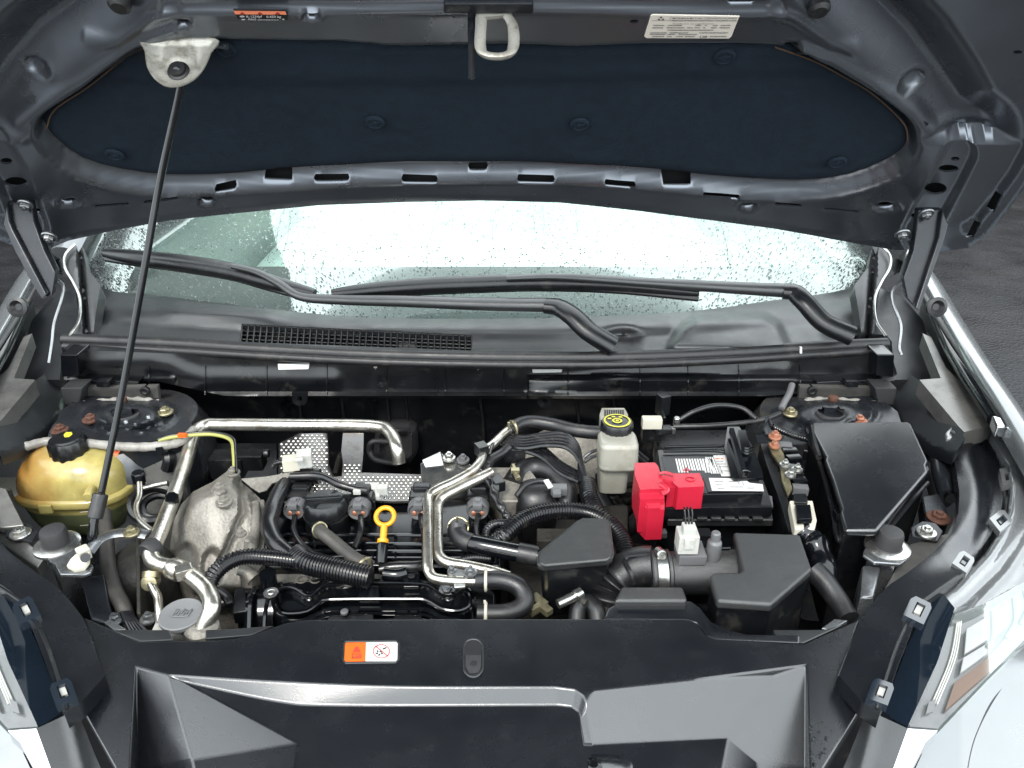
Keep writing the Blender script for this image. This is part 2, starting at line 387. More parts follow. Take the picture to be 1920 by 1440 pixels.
def sheet(bm, rows, sub=4, subr=4):
    """smooth surface through rows of points"""
    rr = [cat(r, sub) for r in rows]; cols = list(zip(*rr))
    cc = [cat(list(c), subr) if len(c) > 2 else list(c) for c in cols]
    g = [[bm.verts.new(p) for p in c] for c in cc]
    for a, b_ in zip(g, g[1:]):
        for i in range(len(a)-1): bm.faces.new((a[i], a[i+1], b_[i+1], b_[i]))
def textmesh(bm, s, place, x, y, size, w=None, shear=0, bold=0):
    """flat lettering: place(px, py) maps outline coordinates to the surface"""
    cu = bpy.data.curves.new('t', 'FONT'); cu.body = s; cu.size = 1; cu.resolution_u = 2; cu.offset = bold
    ob = bpy.data.objects.new('t', cu); COL.objects.link(ob); dg = bpy.context.evaluated_depsgraph_get()
    me = bpy.data.meshes.new_from_object(ob.evaluated_get(dg)); 
    if len(me.vertices):
        mxw = max(v_.co.x for v_ in me.vertices); sxx = (w/mxw) if w else size
        vs = [bm.verts.new(place(x+v_.co.x*sxx+shear*v_.co.y*size, y-v_.co.y*size)) for v_ in me.vertices]
        for p in me.polygons:
            try: bm.faces.new([vs[i] for i in p.vertices])
            except ValueError: pass
    bpy.data.objects.remove(ob); bpy.data.curves.remove(cu); bpy.data.meshes.remove(me)
def flatpoly(bm, pts, place):
    bm.faces.new([bm.verts.new(place(*p)) for p in pts])

# ------------------------------------------------------------------ the place around the car
bm = B(); bmesh.ops.create_grid(bm, x_segments=40, y_segments=40, size=40)
tag(finish(bm, 'ground', 'asphalt', wn=False), kind='structure')
bw = bpy.data.objects.new('garage_building', None); COL.objects.link(bw); bw.location = (3, 7.4, 0)
tag(bw, 'dark garage wall with concrete kerb at the far right behind the car', 'building')
bm = B(); box(bm, Vector((3, 7.6, 1.7)), (16, .3, 3.4)); finish(bm, 'wall', 'stucco', bw, bevel=.01)
bm = B(); box(bm, Vector((3, 7.28, .08)), (16, .34, .16)); finish(bm, 'kerb', 'cast_dark', bw, bevel=.02)
bl = bpy.data.objects.new('side_building', None); COL.objects.link(bl); bl.location = (-4.6, 2, 0)
tag(bl, 'tall dark house front whose reflection darkens the left of the windshield', 'building')
bm = B(); box(bm, Vector((-4.9, 9.5, 4.8)), (.3, 14, 9.6)); finish(bm, 'wall', 'stucco', bl, bevel=.01)
for yy, wz in ((10.2, 2.6), (13.2, 2.6)):
    bm = B(); box(bm, Vector((-4.74, yy, wz)), (.06, 1.3, 1.6)); wf = finish(bm, 'window', 'white_plastic', bl, bevel=.006)
    bm = B(); box(bm, Vector((-4.70, yy, wz)), (.03, 1.15, 1.45)); finish(bm, 'pane', 'cabin', wf)

# ------------------------------------------------------------------ the car
ROOT = bpy.data.objects.new('car', None); COL.objects.link(ROOT); ROOT.location = (0, 1.4, 0)
tag(ROOT, 'silver car with its hood propped open showing the engine bay', 'car')
UZ = Vector((0, 0, 1))

# ---- hood inner panel
pad = cat2([(82, 262), (92, 228), (160, 180), (232, 122), (290, 96), (450, 93), (640, 95), (760, 105), (960, 102), (1080, 106), (1200, 100), (1455, 103), (1530, 128), (1640, 190), (1698, 245), (1705, 285), (1680, 315), (1600, 347), (1500, 360), (1350, 352), (1250, 342), (1100, 331), (900, 326), (700, 329), (560, 337), (400, 349), (270, 347), (150, 318)], 3)
rear = [(-60, 395), (-20, 425), (20, 443), (100, 459), (130, 447), (220, 427), (320, 410), (600, 381), (760, 374), (900, 372), (1050, 377), (1200, 392), (1330, 408), (1450, 425), (1610, 455), (1680, 466), (1760, 458), (1812, 450), (1850, 424), (1885, 380), (1920, 332), (1965, 250), (1990, 150), (2005, 0), (2005, -120), (-120, -120), (-130, 0), (-120, 150), (-95, 300)]
holes = [ell(1486, 89, 11, 3.5), ell(343, 46, 7, 3, 12), ell(584, 31, 8, 3, 12), ell(1189, 40, 8, 3.5, 12),
         ell(10, 311, 11, 6), ell(28, 349, 21, 9), ell(1793, 307, 8, 4, 12), ell(1780, 325, 19, 7), ell(1756, 362, 21, 11),
         ell(387, 379, 12, 4), ell(1403, 387, 12, 4.5), ell(126, 378, 16, 4.5), ell(1660, 390, 18, 4.5), ell(67, 401, 10, 4, 12), ell(1718, 412, 8, 5, 12), ell(1908, 97, 9, 3.5, 12), ell(225, 4, 15, 5, 12)]
def slot(x0, x1, y0, y1, t_=5): return [(x0, y0-t_/2), (x1, y1-t_/2), (x1+3, y1), (x1, y1+t_/2), (x0, y0+t_/2), (x0-3, y0)]
slots = [slot(180, 240, 385, 381), slot(272, 332, 378, 371), slot(404, 440, 362, 358, 6), slot(590, 652, 346, 343), slot(755, 818, 341, 341, 6), slot(972, 1038, 341, 343, 6), slot(1136, 1190, 348, 352, 5), slot(1320, 1385, 366, 371, 4), slot(1455, 1500, 381, 385, 6), slot(1547, 1608, 391, 397, 4), slot(880, 912, 332, 332, 6)]
holes += slots
holes += [[(1848, 384), (1866, 356), (1877, 356), (1862, 386)], [(1808, 433), (1826, 408), (1837, 408), (1822, 434)], [(1363, 0), (1418, 0), (1414, 13), (1366, 13)],
          [(1240, 340), (1298, 343), (1296, 358), (1244, 355)], [(497, 338), (545, 335), (547, 350), (494, 352)]]
emb = [(65, 150, 30, 12), (1712, 172, 30, 13), (130, 380, 24, 8), (1660, 390, 26, 9), (1486, 89, 22, 8), (387, 379, 22, 8), (1403, 387, 22, 8), (343, 46, 18, 7), (584, 31, 20, 7)]
ridgeL = [(30, 235), (75, 200), (160, 150), (232, 100), (280, 72), (330, 58)]; ridgeR = [(1745, 250), (1715, 212), (1640, 160), (1560, 112), (1500, 98)]
trR = [(1560, -60), (1640, 20), (1710, 90), (1760, 160), (1800, 225), (1835, 250)]; trL = [(230, -60), (150, 20), (70, 80), (10, 150), (-30, 215)]
hinL = [(-10, 285), (20, 330), (60, 430)]; hinR = [(1800, 290), (1780, 330), (1720, 440)]
trib = [(1450, 20), (1490, 35), (1560, 85), (1600, 92)]; tribL = [(330, 20), (290, 35), (220, 80), (160, 85)]
def hoodh(x, y):
    h = 0.
    d = sdf(x, y, pad) if 60 < x < 1730 and 70 < y < 385 else 99
    h -= .027*(1-sst(1, 20, d))
    for (cx, cy, a, b_) in emb:
        q = math.hypot((x-cx)/a, (y-cy)/b_)
        if q < 1.4: h -= .007*(1-sst(.55, 1.05, q))-.002*math.exp(-((q-1.1)/.15)**2)
    if x < 420 or x > 1420:
        if y < 270:
            for P, s_ in ((ridgeL, 1), (ridgeR, 1)):
                d = pld(x, y, P); h += .006*(1-sst(2, 20, d))
            for P in (trL, trR):
                d = pld(x, y, P); h -= .034*(1-sst(5, 95, d))
        for P in (trib, tribL):
            d = pld(x, y, P); h += .003*(1-sst(2, 16, d))
    for P in (hinL, hinR):
        d = pld(x, y, P); h -= .008*(1-sst(22, 34, d))
    # lip above the crossmember, then the shallow channel along the nose
    yl = 24+4*math.sin(x/190.)
    if 300 < x < 1470: h -= .007*(1-sst(yl-12, yl+1, y)); h += .001*math.exp(-((y-yl-3)/4)**2)
    h += .004*math.exp(-((x-650)/30)**2)*sst(110, 90, y)*0
    # creases pressed into the corners
    h += .005*math.exp(-((y-258-8*math.sin(x/60.))/7)**2)*(sst(1740, 1760, x)-sst(1850, 1880, x)+sst(60, 30, x))
    # outer flange
    e = pld(x, y, rear, True)
    h += .004*(1-sst(0, 5, e))
    if x > 1740 or x < 50: h += .012*(1-sst(16, 34, e)) if e < 40 else 0
    for s_ in slots:
        if abs(x-(s_[0][0]+s_[1][0])/2) < 60 and abs(y-s_[0][1]) < 14:
            d = pld(x, y, s_, True); h += .0006*(1-sst(0, 4, d))
    # gentle hand-made waviness of pressed steel
    h += .0010*math.sin(x/97.+y/60.)
    return h
bm = B(); region(bm, rear, lambda x, y: HP(x, y, hoodh(x, y)), 5.2, holes, skirt=-HN*.004)
hood = finish(bm, 'hood', 'hood_metal', ROOT, 'grey painted inner panel of the raised hood', smooth=85, recalc=False)
def hp2(x, v_, h=0): return HO+HT*v_+Vector((x, 0, 0))+HN*h
def edgeh(x, y, d0): return d0*sst(0, 26, pld(x, y, rear, True))
bm = B(); region(bm, rear, lambda x, y: HP(x, y, edgeh(x, y, -.040)), 26); finish(bm, 'hood_hole_shade', 'dark_void', hood, recalc=False, smooth=80)  # dark sheet added behind the holes; its colour stands in for shade
bm = B(); region(bm, rear, lambda x, y: HP(x, y, -.007+edgeh(x, y, -.045)), 26); finish(bm, 'hood_skin', 'body_silver', hood, recalc=False, smooth=80)
bm = B(); sheet(bm, [[HP(x, -110, h_) for x in (-110, 300, 960, 1500, 1990)] for h_ in (-.05, -.02, 0)]+[[HP(x, -110, 0)+HT*d_ for x in (-110+d_*300, 300, 960, 1500, 1990-d_*300)] for d_ in (.15, .32)], 3, 3); finish(bm, 'hood_nose', 'hood_metal', hood, smooth=80)
bm = B(); region(bm, [(x, y) for x, y in pad], lambda x, y: HP(x, y, -.014-.006*(1-sst(0, 9, -sdf(x, y, pad)))-.004*sst(150, 175, y-12*math.sin(x/400.))+.0008*math.sin(x/37.)*math.sin(y/29.)), 9, skirt=-HN*.008)
padob = finish(bm, 'insulation_pad', 'felt', hood, smooth=70, recalc=False, label='black felt pad inside the hood')
bm = B(); tube(bm, [HP(x, y, -.013) for x, y in [(84, 255), (100, 220), (165, 176), (232, 124), (288, 97)]], .0011, 6); tube(bm, [HP(x, y, -.013) for x, y in [(1455, 104), (1528, 130), (1580, 157), (1640, 192), (1697, 246), (1705, 280)]], .0011, 6)
finish(bm, 'pad_edge', 'felt_edge', hood)
for (x, y) in [(702, 243), (1087, 247), (213, 303), (1572, 317), (1360, 121), (420, 108)]:
    bm = B(); lathe(bm, HP(x, y, -.013), [(.015, 0), (.0145, .002), (.011, .0035), (.0105, .002), (.004, .002), (.003, .0035), (.0, .0035)], 24, HN)
    for a in (0, 90):
        q = Matrix.Rotation(R(a+20), 3, HN); box(bm, HP(x, y, -.0115), (.019, .003, .003), q @ Matrix.Rotation(-TH, 3, 'X'))
    finish(bm, 'pad_clip', 'felt', hood)
# stiffener brace
for P in ([(45, 232), (150, 165), (235, 112), (295, 80)], [(1735, 242), (1640, 172), (1545, 118), (1495, 106)]):
    bm = B(); tube(bm, [HP(x, y, -.009) for x, y in P], .007, 8, flat=.5); finish(bm, 'brace', 'dark_metal', hood)
# emission label, in the plane of the hood
hl = lambda x, y: HP(x, y, .0035); hl2 = lambda x, y: HP(x, y, .0045)
bm = B(); prism(bm, [HP(x, y, .0035) for x, y in [(1224, 24), (1386, 27), (1384, 31), (1371, 64), (1366, 68), (1212, 67), (1208, 64), (1220, 26)]], .002, dvec=-HN)
lab = finish(bm, 'emission_label', 'paper', hood, 'cream printed emission label')
bm = B()
textmesh(bm, 'MITSUBISHI MOTORS CORPORATION JAPAN', hl2, 1260, 30, 4.2, 120, .3, .01); textmesh(bm, 'VEHICLE EMISSION CONTROL INFORMATION', hl2, 1258, 34.6, 4.2, 121, .3)
textmesh(bm, 'Conforms to regulations:', hl2, 1261, 40, 3.6, 76, .3)
for (y, segs) in [(42, [(1225, 1245), (1252, 1278), (1304, 1314), (1321, 1325), (1336, 1346), (1351, 1370)]), (46.5, [(1223, 1243), (1250, 1283), (1288, 1298), (1302, 1312), (1318, 1322), (1333, 1343), (1349, 1368)]),
                  (51, [(1251, 1337)]), (56, [(1219, 1250), (1255, 1290), (1311, 1365)]), (59, [(1218, 1248), (1251, 1266), (1272, 1306)]), (63, [(1222, 1245), (1250, 1259), (1267, 1280), (1284, 1303), (1331, 1362)])]:
    for a, b_ in segs:
        x = a
        while x < b_:
            w_ = random.choice((.8, 1.2, 1.6)); flatpoly(bm, [(x, y-.9), (min(x+w_, b_), y-.9), (min(x+w_, b_), y+.9), (x, y+.9)], hl2); x += w_+.6
textmesh(bm, 'E 20B', hl2, 1311, 65.2, 5, 14, .3, .02)
for a, b_ in (((1222, 32.5), (1386, 32.5)), ((1258, 25), (1255, 32.5))): flatpoly(bm, [a, b_, (b_[0]+.5, b_[1]+.5), (a[0]+.5, a[1]+.5)], hl2)
for (cx, cy) in ((1239, 27), (1235.3, 31), (1242.7, 31)):
    sx_ = 3.6; flatpoly(bm, [(cx, cy-2.1), (cx+2.6, cy), (cx, cy+2.1), (cx-2.6, cy)], hl2)
finish(bm, 'label_print', 'print', hood)
# refrigerant label
bm = B(); prism(bm, [HP(x, y, .0035) for x, y in [(438, 14), (536, 15), (541, 33), (446, 31)]], .002, dvec=-HN); finish(bm, 'refrigerant_label', 'black_print', hood, 'black and orange refrigerant label')
bm = B(); flatpoly(bm, [(438.5, 14.4), (535.5, 15.4), (538, 22), (442, 21)], hl2); finish(bm, 'label_band', 'salmon_print', hood)
bm = B()
hl3 = lambda x, y: HP(x, y, .0052)
textmesh(bm, 'R-1234yf', hl3, 462, 26.5, 6, 30, 0, .02); textmesh(bm, '0.450 kg', hl3, 500, 26.8, 6, 28, 0, .02); textmesh(bm, 'PAG', hl3, 466, 31.4, 5, 15, 0, .02)
for x in range(484, 522, 5): flatpoly(bm, [(x, 30), (x+4, 30.2), (x+4, 31.4), (x, 31.2)], hl3)
flatpoly(bm, ell(455, 24.3, 5, 1.8, 10), hl3); flatpoly(bm, ell(457, 30, 4, 1.2, 10), hl3); flatpoly(bm, [(529, 30), (532, 28), (535, 31)], hl3)
finish(bm, 'label_lettering', 'white_print', hood)
bm = B()
for x in (455, 488, 521): flatpoly(bm, [(x-6, 20.8), (x, 15.8), (x+6, 21)], hl3)
finish(bm, 'label_triangle', 'red_print', hood)
# striker loop and safety catch stand out of the hood along its normal
def hn(px, base, l): return HP(px, base, l)
bm = B()
p0 = HP(932, 18, 0); wx = p0.x
def sk(x, l): return Vector((p0.x, p0.y, p0.z))+Vector((x, 0, 0))+HN*l
tube(bm, [sk(-.018, -.02), sk(-.019, .02), sk(-.019, .055), sk(-.010, .066), sk(.010, .066), sk(.019, .055), sk(.019, .025), sk(.010, .004), sk(.006, -.02)], .0068, 10, flat=.65)
prism(bm, [sk(-.022, -.012), sk(.010, -.012), sk(.014, .012), sk(-.022, .016)], .005, dvec=HT)
finish(bm, 'striker', 'bright_metal', hood, 'galvanised latch striker loop', smooth=50)
bm = B(); tube(bm, [HP(886, 36, -.01), HP(886, 36, .02), HP(886, 36, .055), HP(886, 36, .085)], .0052, 8, flat=.6, rf=lambda s: 1.2-.4*s); finish(bm, 'safety_catch', 'dark_metal', hood)
bm = B(); prism(bm, [HP(832, -8, .012), HP(1000, -8, .012), HP(1000, 12, .012), HP(832, 12, .012)], .01, dvec=-HN); finish(bm, 'striker_plate', 'dark_metal', hood, bevel=.003)
# prop bracket
bm = B(); pb = HP(343, 82, 0)
def pk(x, l, t_=0): return pb+Vector((x, 0, 0))+HN*l+HT*t_
out = [(-.044, 0), (.044, 0), (.041, .022), (.035, .045), (.024, .062), (.008, .071), (-.008, .071), (-.024, .060), (-.035, .043), (-.041, .020)]
def pkp(x, l):
    b_ = .004*math.exp(-((abs(x)-.024)/.006)**2)*sst(.0, .03, l)*sst(.045, .03, l)+.003*math.exp(-(math.hypot(x, l-.042)/.018)**4)
    rim = .004*(1-sst(0, .007, -sdf(x, l, out)))
    return pk(x, l, .004-b_*1.4+rim*1.0)
region(bm, cat2(out, 4), pkp, .0025, [ell(0, .042, .010, .010, 20)], skirt=HT*.002)
finish(bm, 'prop_bracket', 'bright_metal', hood, 'bright pressed metal bracket holding the prop rod', smooth=60, recalc=False)
bm = B(); torus(bm, pk(0, .042, -.001), .0105, .0042, HT); lathe(bm, pk(0, .042, .003), [(.010, 0), (.010, .004)], 16, HT); finish(bm, 'grommet', 'rubber', hood)
bm = B(); tube(bm, [pk(-.053, -.004, -.002), pk(-.03, -.004, -.005), pk(0, -.004, -.006), pk(.035, -.002, -.005), pk(.056, .004, -.001)], .0035, 8); finish(bm, 'bracket_lip', 'hood_metal', hood)
for x, y in ((20, 455), (1908, 300)):
    pass
# rubber buffers on the hood flange
for (x, y) in ((1535, 12), (225, 4)):
    bm = B(); lathe(bm, HP(x, y, -.01), [(.013, 0), (.013, .016), (.009, .02)], 18, HN); finish(bm, 'buffer', 'rubber', hood)

# ---- hinges
def hinge(s, X, P, bolts, arm):
    bm = B(); prism(bm, [DP(X(x), y, 1.335) for x, y in P], .016, dvec=Vector((0, 1, 0)))
    prism(bm, [DP(X(x), y, 1.325) for x, y in arm], .012, dvec=Vector((0, 1, 0)))
    h_ = finish(bm, 'hinge', 'gloss_plastic' if 0 else 'dark_metal', ROOT, bevel=.003)
    for (x, y) in bolts: bolt(DP(X(x), y, 1.325), .008, Vector((0, -.5, -.4)), h_, 'steel_grey')
hinge(1, lambda x: x, [(1722, 392), (1770, 392), (1777, 418), (1770, 445), (1745, 520), (1722, 582), (1702, 560), (1694, 520), (1712, 470), (1718, 430)], [(1737, 401), (1692, 439)], [(1768, 393), (1779, 420), (1772, 447), (1724, 583), (1716, 578), (1760, 445), (1764, 415)])
hinge(-1, lambda x: x, [(12, 378), (58, 378), (64, 415), (84, 470), (104, 510), (97, 555), (78, 562), (52, 520), (28, 470), (8, 420)], [(47, 384), (92, 444)], [(12, 379), (18, 415), (24, 430), (88, 552), (79, 561), (28, 473), (6, 421)])
for pts in ([(100, 520), (118, 535), (116, 560), (102, 605), (98, 640), (92, 680)], [(1692, 525), (1674, 545), (1675, 570), (1689, 610), (1686, 650), (1690, 665)]):
    bm = B(); tube(bm, [DP(x, y, 1.37) for x, y in pts], .0028, 8); finish(bm, 'washer_hose', 'steel_grey', ROOT)

# ---- cabin seen through the glass
wbase = [(150, 440, 1.13), (157, 470, 1.095), (168, 510, 1.06), (196, 541, 1.03), (270, 553, 1.02), (480, 578, 1.013), (640, 594, 1.011), (800, 600, 1.01), (1000, 599, 1.01), (1120, 594, 1.011), (1300, 583, 1.013), (1450, 563, 1.02), (1590, 541, 1.03), (1622, 505, 1.06), (1633, 470, 1.095), (1640, 440, 1.13)]
bm = B(); wb = [V3(p) for p in wbase]; cxm = -.06; rows = []
for s_ in (0, .25, .5, .75, 1):
    rows.append([Vector((cxm+(p.x-cxm)*(1-.10*s_), p.y+.80*s_*math.cos(R(29)), p.z+.80*s_*math.sin(R(29))+.03*s_*(1-s_)*2)) for p in wb])
sheet(bm, rows, 4, 4); ws = finish(bm, 'windshield', 'glass', ROOT, 'rain spotted windshield reflecting the pale sky', smooth=80)
wbf = cat(wb, 8)
def wsp(u, s_):
    a = max(0, min(.9999, u))*(len(wbf)-1); i = int(a); p = wbf[i].lerp(wbf[i+1], a-i)
    return Vector((cxm+(p.x-cxm)*(1-.10*s_), p.y+.80*s_*math.cos(R(29)), p.z+.80*s_*math.sin(R(29))+.06*s_*(1-s_)))
bm = B()
def drop(bm, c, r, ax, ay):
    c = c+Vector((0, -.485, .875))*.001; top = bm.verts.new(c+Vector((0, -.485, .875))*r*.45); ring = []
    for k_ in range(6):
        a = k_*math.pi/3; ring.append(bm.verts.new(c+Vector((math.cos(a)*r*ax, math.sin(a)*r*ay*.875, math.sin(a)*r*ay*.485))+Vector((0, -.0002, .0004))))
    for k_ in range(6): bm.faces.new((ring[k_], ring[(k_+1) % 6], top))
for i in range(17000):
    s_ = random.random()**1.3*.62; u = .12+random.random()*.78; c = wsp(u, s_)
    drop(bm, c, random.choice((.0007, .0008, .0009, .0011, .0013, .0017)), random.uniform(.8, 1.6), random.uniform(.8, 1.3))
for i in range(34):   # runs of water
    u = .15+random.random()*.72; s0 = random.uniform(.1, .4)
    for k_ in range(40):
        s_ = s0+k_*.005; u += random.uniform(-.0006, .0006)
        drop(bm, wsp(u, s_), .0008, .9, 2.6)
finish(bm, 'raindrops', 'water', ws, kind='stuff', smooth=180)
bm = B(); g_ = [[Vector((cxm+(p.x-cxm)*.96, (p.y+.02)*(1-k_)+1.84*k_, (p.z-.03)*(1-k_)+.99*k_+.02*math.sin(k_*3.1))) for p in wb[3:13]] for k_ in (0, .33, .66, 1)]
sheet(bm, g_, 3, 3); finish(bm, 'dashboard', 'dash', ROOT, smooth=80)
bm = B(); box(bm, Vector((-.06, 3.05, .9)), (1.7, .1, 1.2)); box(bm, Vector((-.06, 2.4, .55)), (1.6, 1.2, .5)); finish(bm, 'cabin_backdrop', 'cabin', ROOT, bevel=.03)  # added backdrop; pale mint stands in for light through the rear windows
for sx_ in (-1, 1):
    bm = B(); box(bm, Vector((-.06+sx_*.82, 2.35, .62)), (.08, 1.4, .9)); finish(bm, 'front_door', 'body_silver', ROOT, bevel=.02)
bm = B(); rows = [[Vector((cxm+x, y, z)) for x in (-.66, -.4, 0, .4, .66)] for y, z in ((2.22, 1.44), (2.6, 1.52), (3.2, 1.54), (3.9, 1.45))]
sheet(bm, rows, 4, 4); finish(bm, 'roof', 'body_silver', ROOT)
for sgn in (-1, 1):
    bm = B(); e = wb[0] if sgn < 0 else wb[-1]
    tube(bm, [e+Vector((sgn*.02, -.04, -.03)), e+Vector((sgn*-.01, .3, .17)), e+Vector((sgn*-.05, .72, .40))], .03, 10, flat=.7); finish(bm, 'pillar', 'body_silver', ROOT)

# ---- cowl panel below the glass
cowl = [(178, 628), (181, 590), (191, 538), (270, 551), (480, 576), (640, 592), (800, 598), (1000, 597), (1120, 592), (1300, 581), (1450, 561), (1600, 538), (1612, 590), (1622, 630), (1560, 640), (1400, 650), (1200, 662), (960, 664), (700, 660), (500, 650), (300, 637)]
def ytop(x):
    P = [(150, 530), (270, 551), (480, 576), (640, 592), (800, 598), (1000, 597), (1120, 592), (1300, 581), (1450, 561), (1640, 530)]
    for a, b_ in zip(P, P[1:]):
        if x <= b_[0]: return a[1]+(b_[1]-a[1])*(x-a[0])/(b_[0]-a[0])
    return 530
def cowlz(x, y):
    t_ = max(0, min(1, (y-ytop(x))/max(10, (640+20*math.exp(-((x-900)/500)**2))-ytop(x))))
    z = 1.012-.020*t_+.012*math.sin(min(1, t_*1.6)*math.pi)*(.5+.5*math.exp(-((x-400)/260)**2))
    d = sdf(x, y, domeP); z += .016*(1-sst(-4, 18, d))
    q = math.hypot((x-1165)/46, (y-640)/30); z -= .012*(1-sst(.3, 1.15, q))
    q = math.hypot((x-1590)/50, (y-628)/16); z -= .015*(1-sst(.3, 1.2, q))
    z += .006*math.exp(-((y-(585+.02*(x-300)))/9)**2)*sst(560, 500, x)*sst(290, 340, x)
    return U(x, y, z)
domeP = [(1262, 650), (1275, 625), (1310, 604), (1360, 600), (1430, 600), (1455, 612), (1470, 650)]
grille = [(454, 607), (884, 628), (884, 657), (450, 641)]
bm = B(); region(bm, cowl, cowlz, 6, [grille], skirt=Vector((0, .002, -.012)))
cw = finish(bm, 'cowl_panel', 'cowl_plastic', ROOT, 'black plastic cowl under the wipers', smooth=60, recalc=False)
bm = B()
for i in range(38):
    f = i/37; xt = 454+430*f; xb = 450+434*f; yt = 607+21*f; yb = 641+16*f
    a, b_ = cowlz(xt, yt), cowlz(xb, yb); a.z -= .002; b_.z -= .002; tube(bm, [a, (a+b_)/2, b_], .0016, 4, smooth=1)
for k_ in (0, .33, .55, .78, 1):
    a = [cowlz(450+4*(1-k_)+(430+4*k_)*f, 607+34*k_+(21-5*k_)*f)-Vector((0, 0, .003)) for f in (0, .25, .5, .75, 1)]
    tube(bm, a, .0013, 4)
finish(bm, 'vent_grille', 'dark_plastic', cw)
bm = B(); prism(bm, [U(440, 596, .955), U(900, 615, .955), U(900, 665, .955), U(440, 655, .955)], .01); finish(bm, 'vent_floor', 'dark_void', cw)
for (x, y, w_) in ((565, 630, 14), (765, 640, 17)):
    bm = B(); prism(bm, [U(x-w_, y-8, .975), U(x+w_, y-8, .975), U(x+w_, y+8, .975), U(x-w_, y+8, .975)], .012); finish(bm, 'vent_clip', 'grey_plastic', cw, bevel=.002)
# hood seal
sp_ = [(120, 637), (300, 643), (500, 655), (700, 665), (900, 670), (1060, 671), (1200, 669), (1400, 660), (1550, 650), (1662, 645)]
bm = B(); tube(bm, [U(x, y, .993) for x, y in sp_], .0125, 14, step=.02); tube(bm, [U(x, y+13, .985) for x, y in sp_], .0085, 12, step=.02); tube(bm, [U(x, y+6, .983) for x, y in sp_], .010, 12, step=.02)
finish(bm, 'hood_seal', 'rubber', ROOT, 'long black rubber seal across the cowl', smooth=80)
# channel under the seal
def front(y0): return lambda x, y: YP(x, y, y0)
ctop = [(125, 655), (500, 672), (900, 685), (1200, 684), (1660, 662)]; 
chan = [(118, 655), (500, 670), (900, 684), (1200, 683), (1670, 660), (1682, 700), (1670, 738), (1500, 738), (1400, 745), (1290, 748), (960, 748), (600, 746), (420, 742), (300, 716), (120, 712)]
ribx = [128, 280, 385, 500, 613, 725, 835, 945, 1065, 1200, 1290, 1385, 1500, 1640]
def chp(x, y):
    yy = 1.335
    yy += .012*sst(705, 690, y+.0*x)*0
    yy -= .010*math.exp(-((y-(742 if x > 330 else 712)+ (0))/5)**2)
    rp = lp_ if x < 700 else rp_
    d = pld(x, y, rp); yy -= .008*(1-sst(2, 30, d))
    yy -= .018*(sst(700, 714, y) if x > 990 else 0)
    return YP(x, y, yy)
lp_ = [(132, 684), (280, 681), (315, 688), (345, 703), (375, 712), (500, 713), (620, 714)]; rp_ = [(1010, 738), (1180, 708), (1290, 712), (1360, 706), (1440, 696), (1470, 700)]
bm = B(); region(bm, chan, chp, 4.5, skirt=Vector((0, .05, 0))); ch = finish(bm, 'cowl_channel', 'dark_plastic', ROOT, 'black channel below the hood seal', smooth=50, recalc=False)
for x in ribx:
    bm = B(); tube(bm, [chp(x, y)-Vector((0, .001, 0)) for y in (684, 692, 700, 708, 716, 724, 732, 740)], .0016, 6); finish(bm, 'channel_rib', 'dark_plastic', ch)
for (x0, x1, y0) in ((521, 580, 683), (998, 1055, 689)):
    bm = B(); prism(bm, [YP(x0, y0, 1.318), YP(x1, y0-1, 1.318), YP(x1-2, y0+9, 1.31), YP(x0+1, y0+10, 1.31)], .002, dvec=Vector((0, 1, 0))); finish(bm, 'bracket_tab', 'white_print', ch)
for (x, y) in ((562, 750), (1022, 754)):
    bm = B(); o_ = [(x-15, y-14), (x+15, y-14), (x+14, y+4), (x+7, y+10), (x-7, y+10), (x-14, y+4)]; region(bm, o_, front(1.31), 3, [ell(x, y-2, 5, 5, 10)], skirt=Vector((0, .004, 0))); finish(bm, 'mount_tab', 'dark_plastic', ch, recalc=False)
for x, y, mm in ((1502, 657, 'white_print'), (704, 690, 'zinc'), (896, 692, 'zinc'), (1088, 686, 'zinc')):
    bm = B(); prism(bm, [YP(x-2, y-6, 1.29), YP(x+2, y-6, 1.29), YP(x+2, y+6, 1.29), YP(x-2, y+6, 1.29)] if mm == 'white_print' else [YP(x-4, y-3, 1.32), YP(x+4, y-3, 1.32), YP(x, y+4, 1.32)], .004, dvec=Vector((0, 1, 0))); finish(bm, 'clip', mm, ch)
for X in (lambda x: x, lambda x: 1790-x):
    bm = B(); prism(bm, [YP(X(x), y, 1.30) for x, y in ((112, 665), (145, 665), (148, 705), (115, 708))], .05, dvec=Vector((0, 1, 0))); prism(bm, [YP(X(x), y, 1.305) for x, y in ((150, 712), (260, 716), (258, 724), (150, 722))], .03, dvec=Vector((0, 1, 0)))
    prism(bm, [YP(X(x), y, 1.29) for x, y in ((178, 714), (205, 714), (202, 727), (180, 727))], .02, dvec=Vector((0, 1, 0)))
    finish(bm, 'channel_end', 'gloss_plastic', ch, bevel=.003)

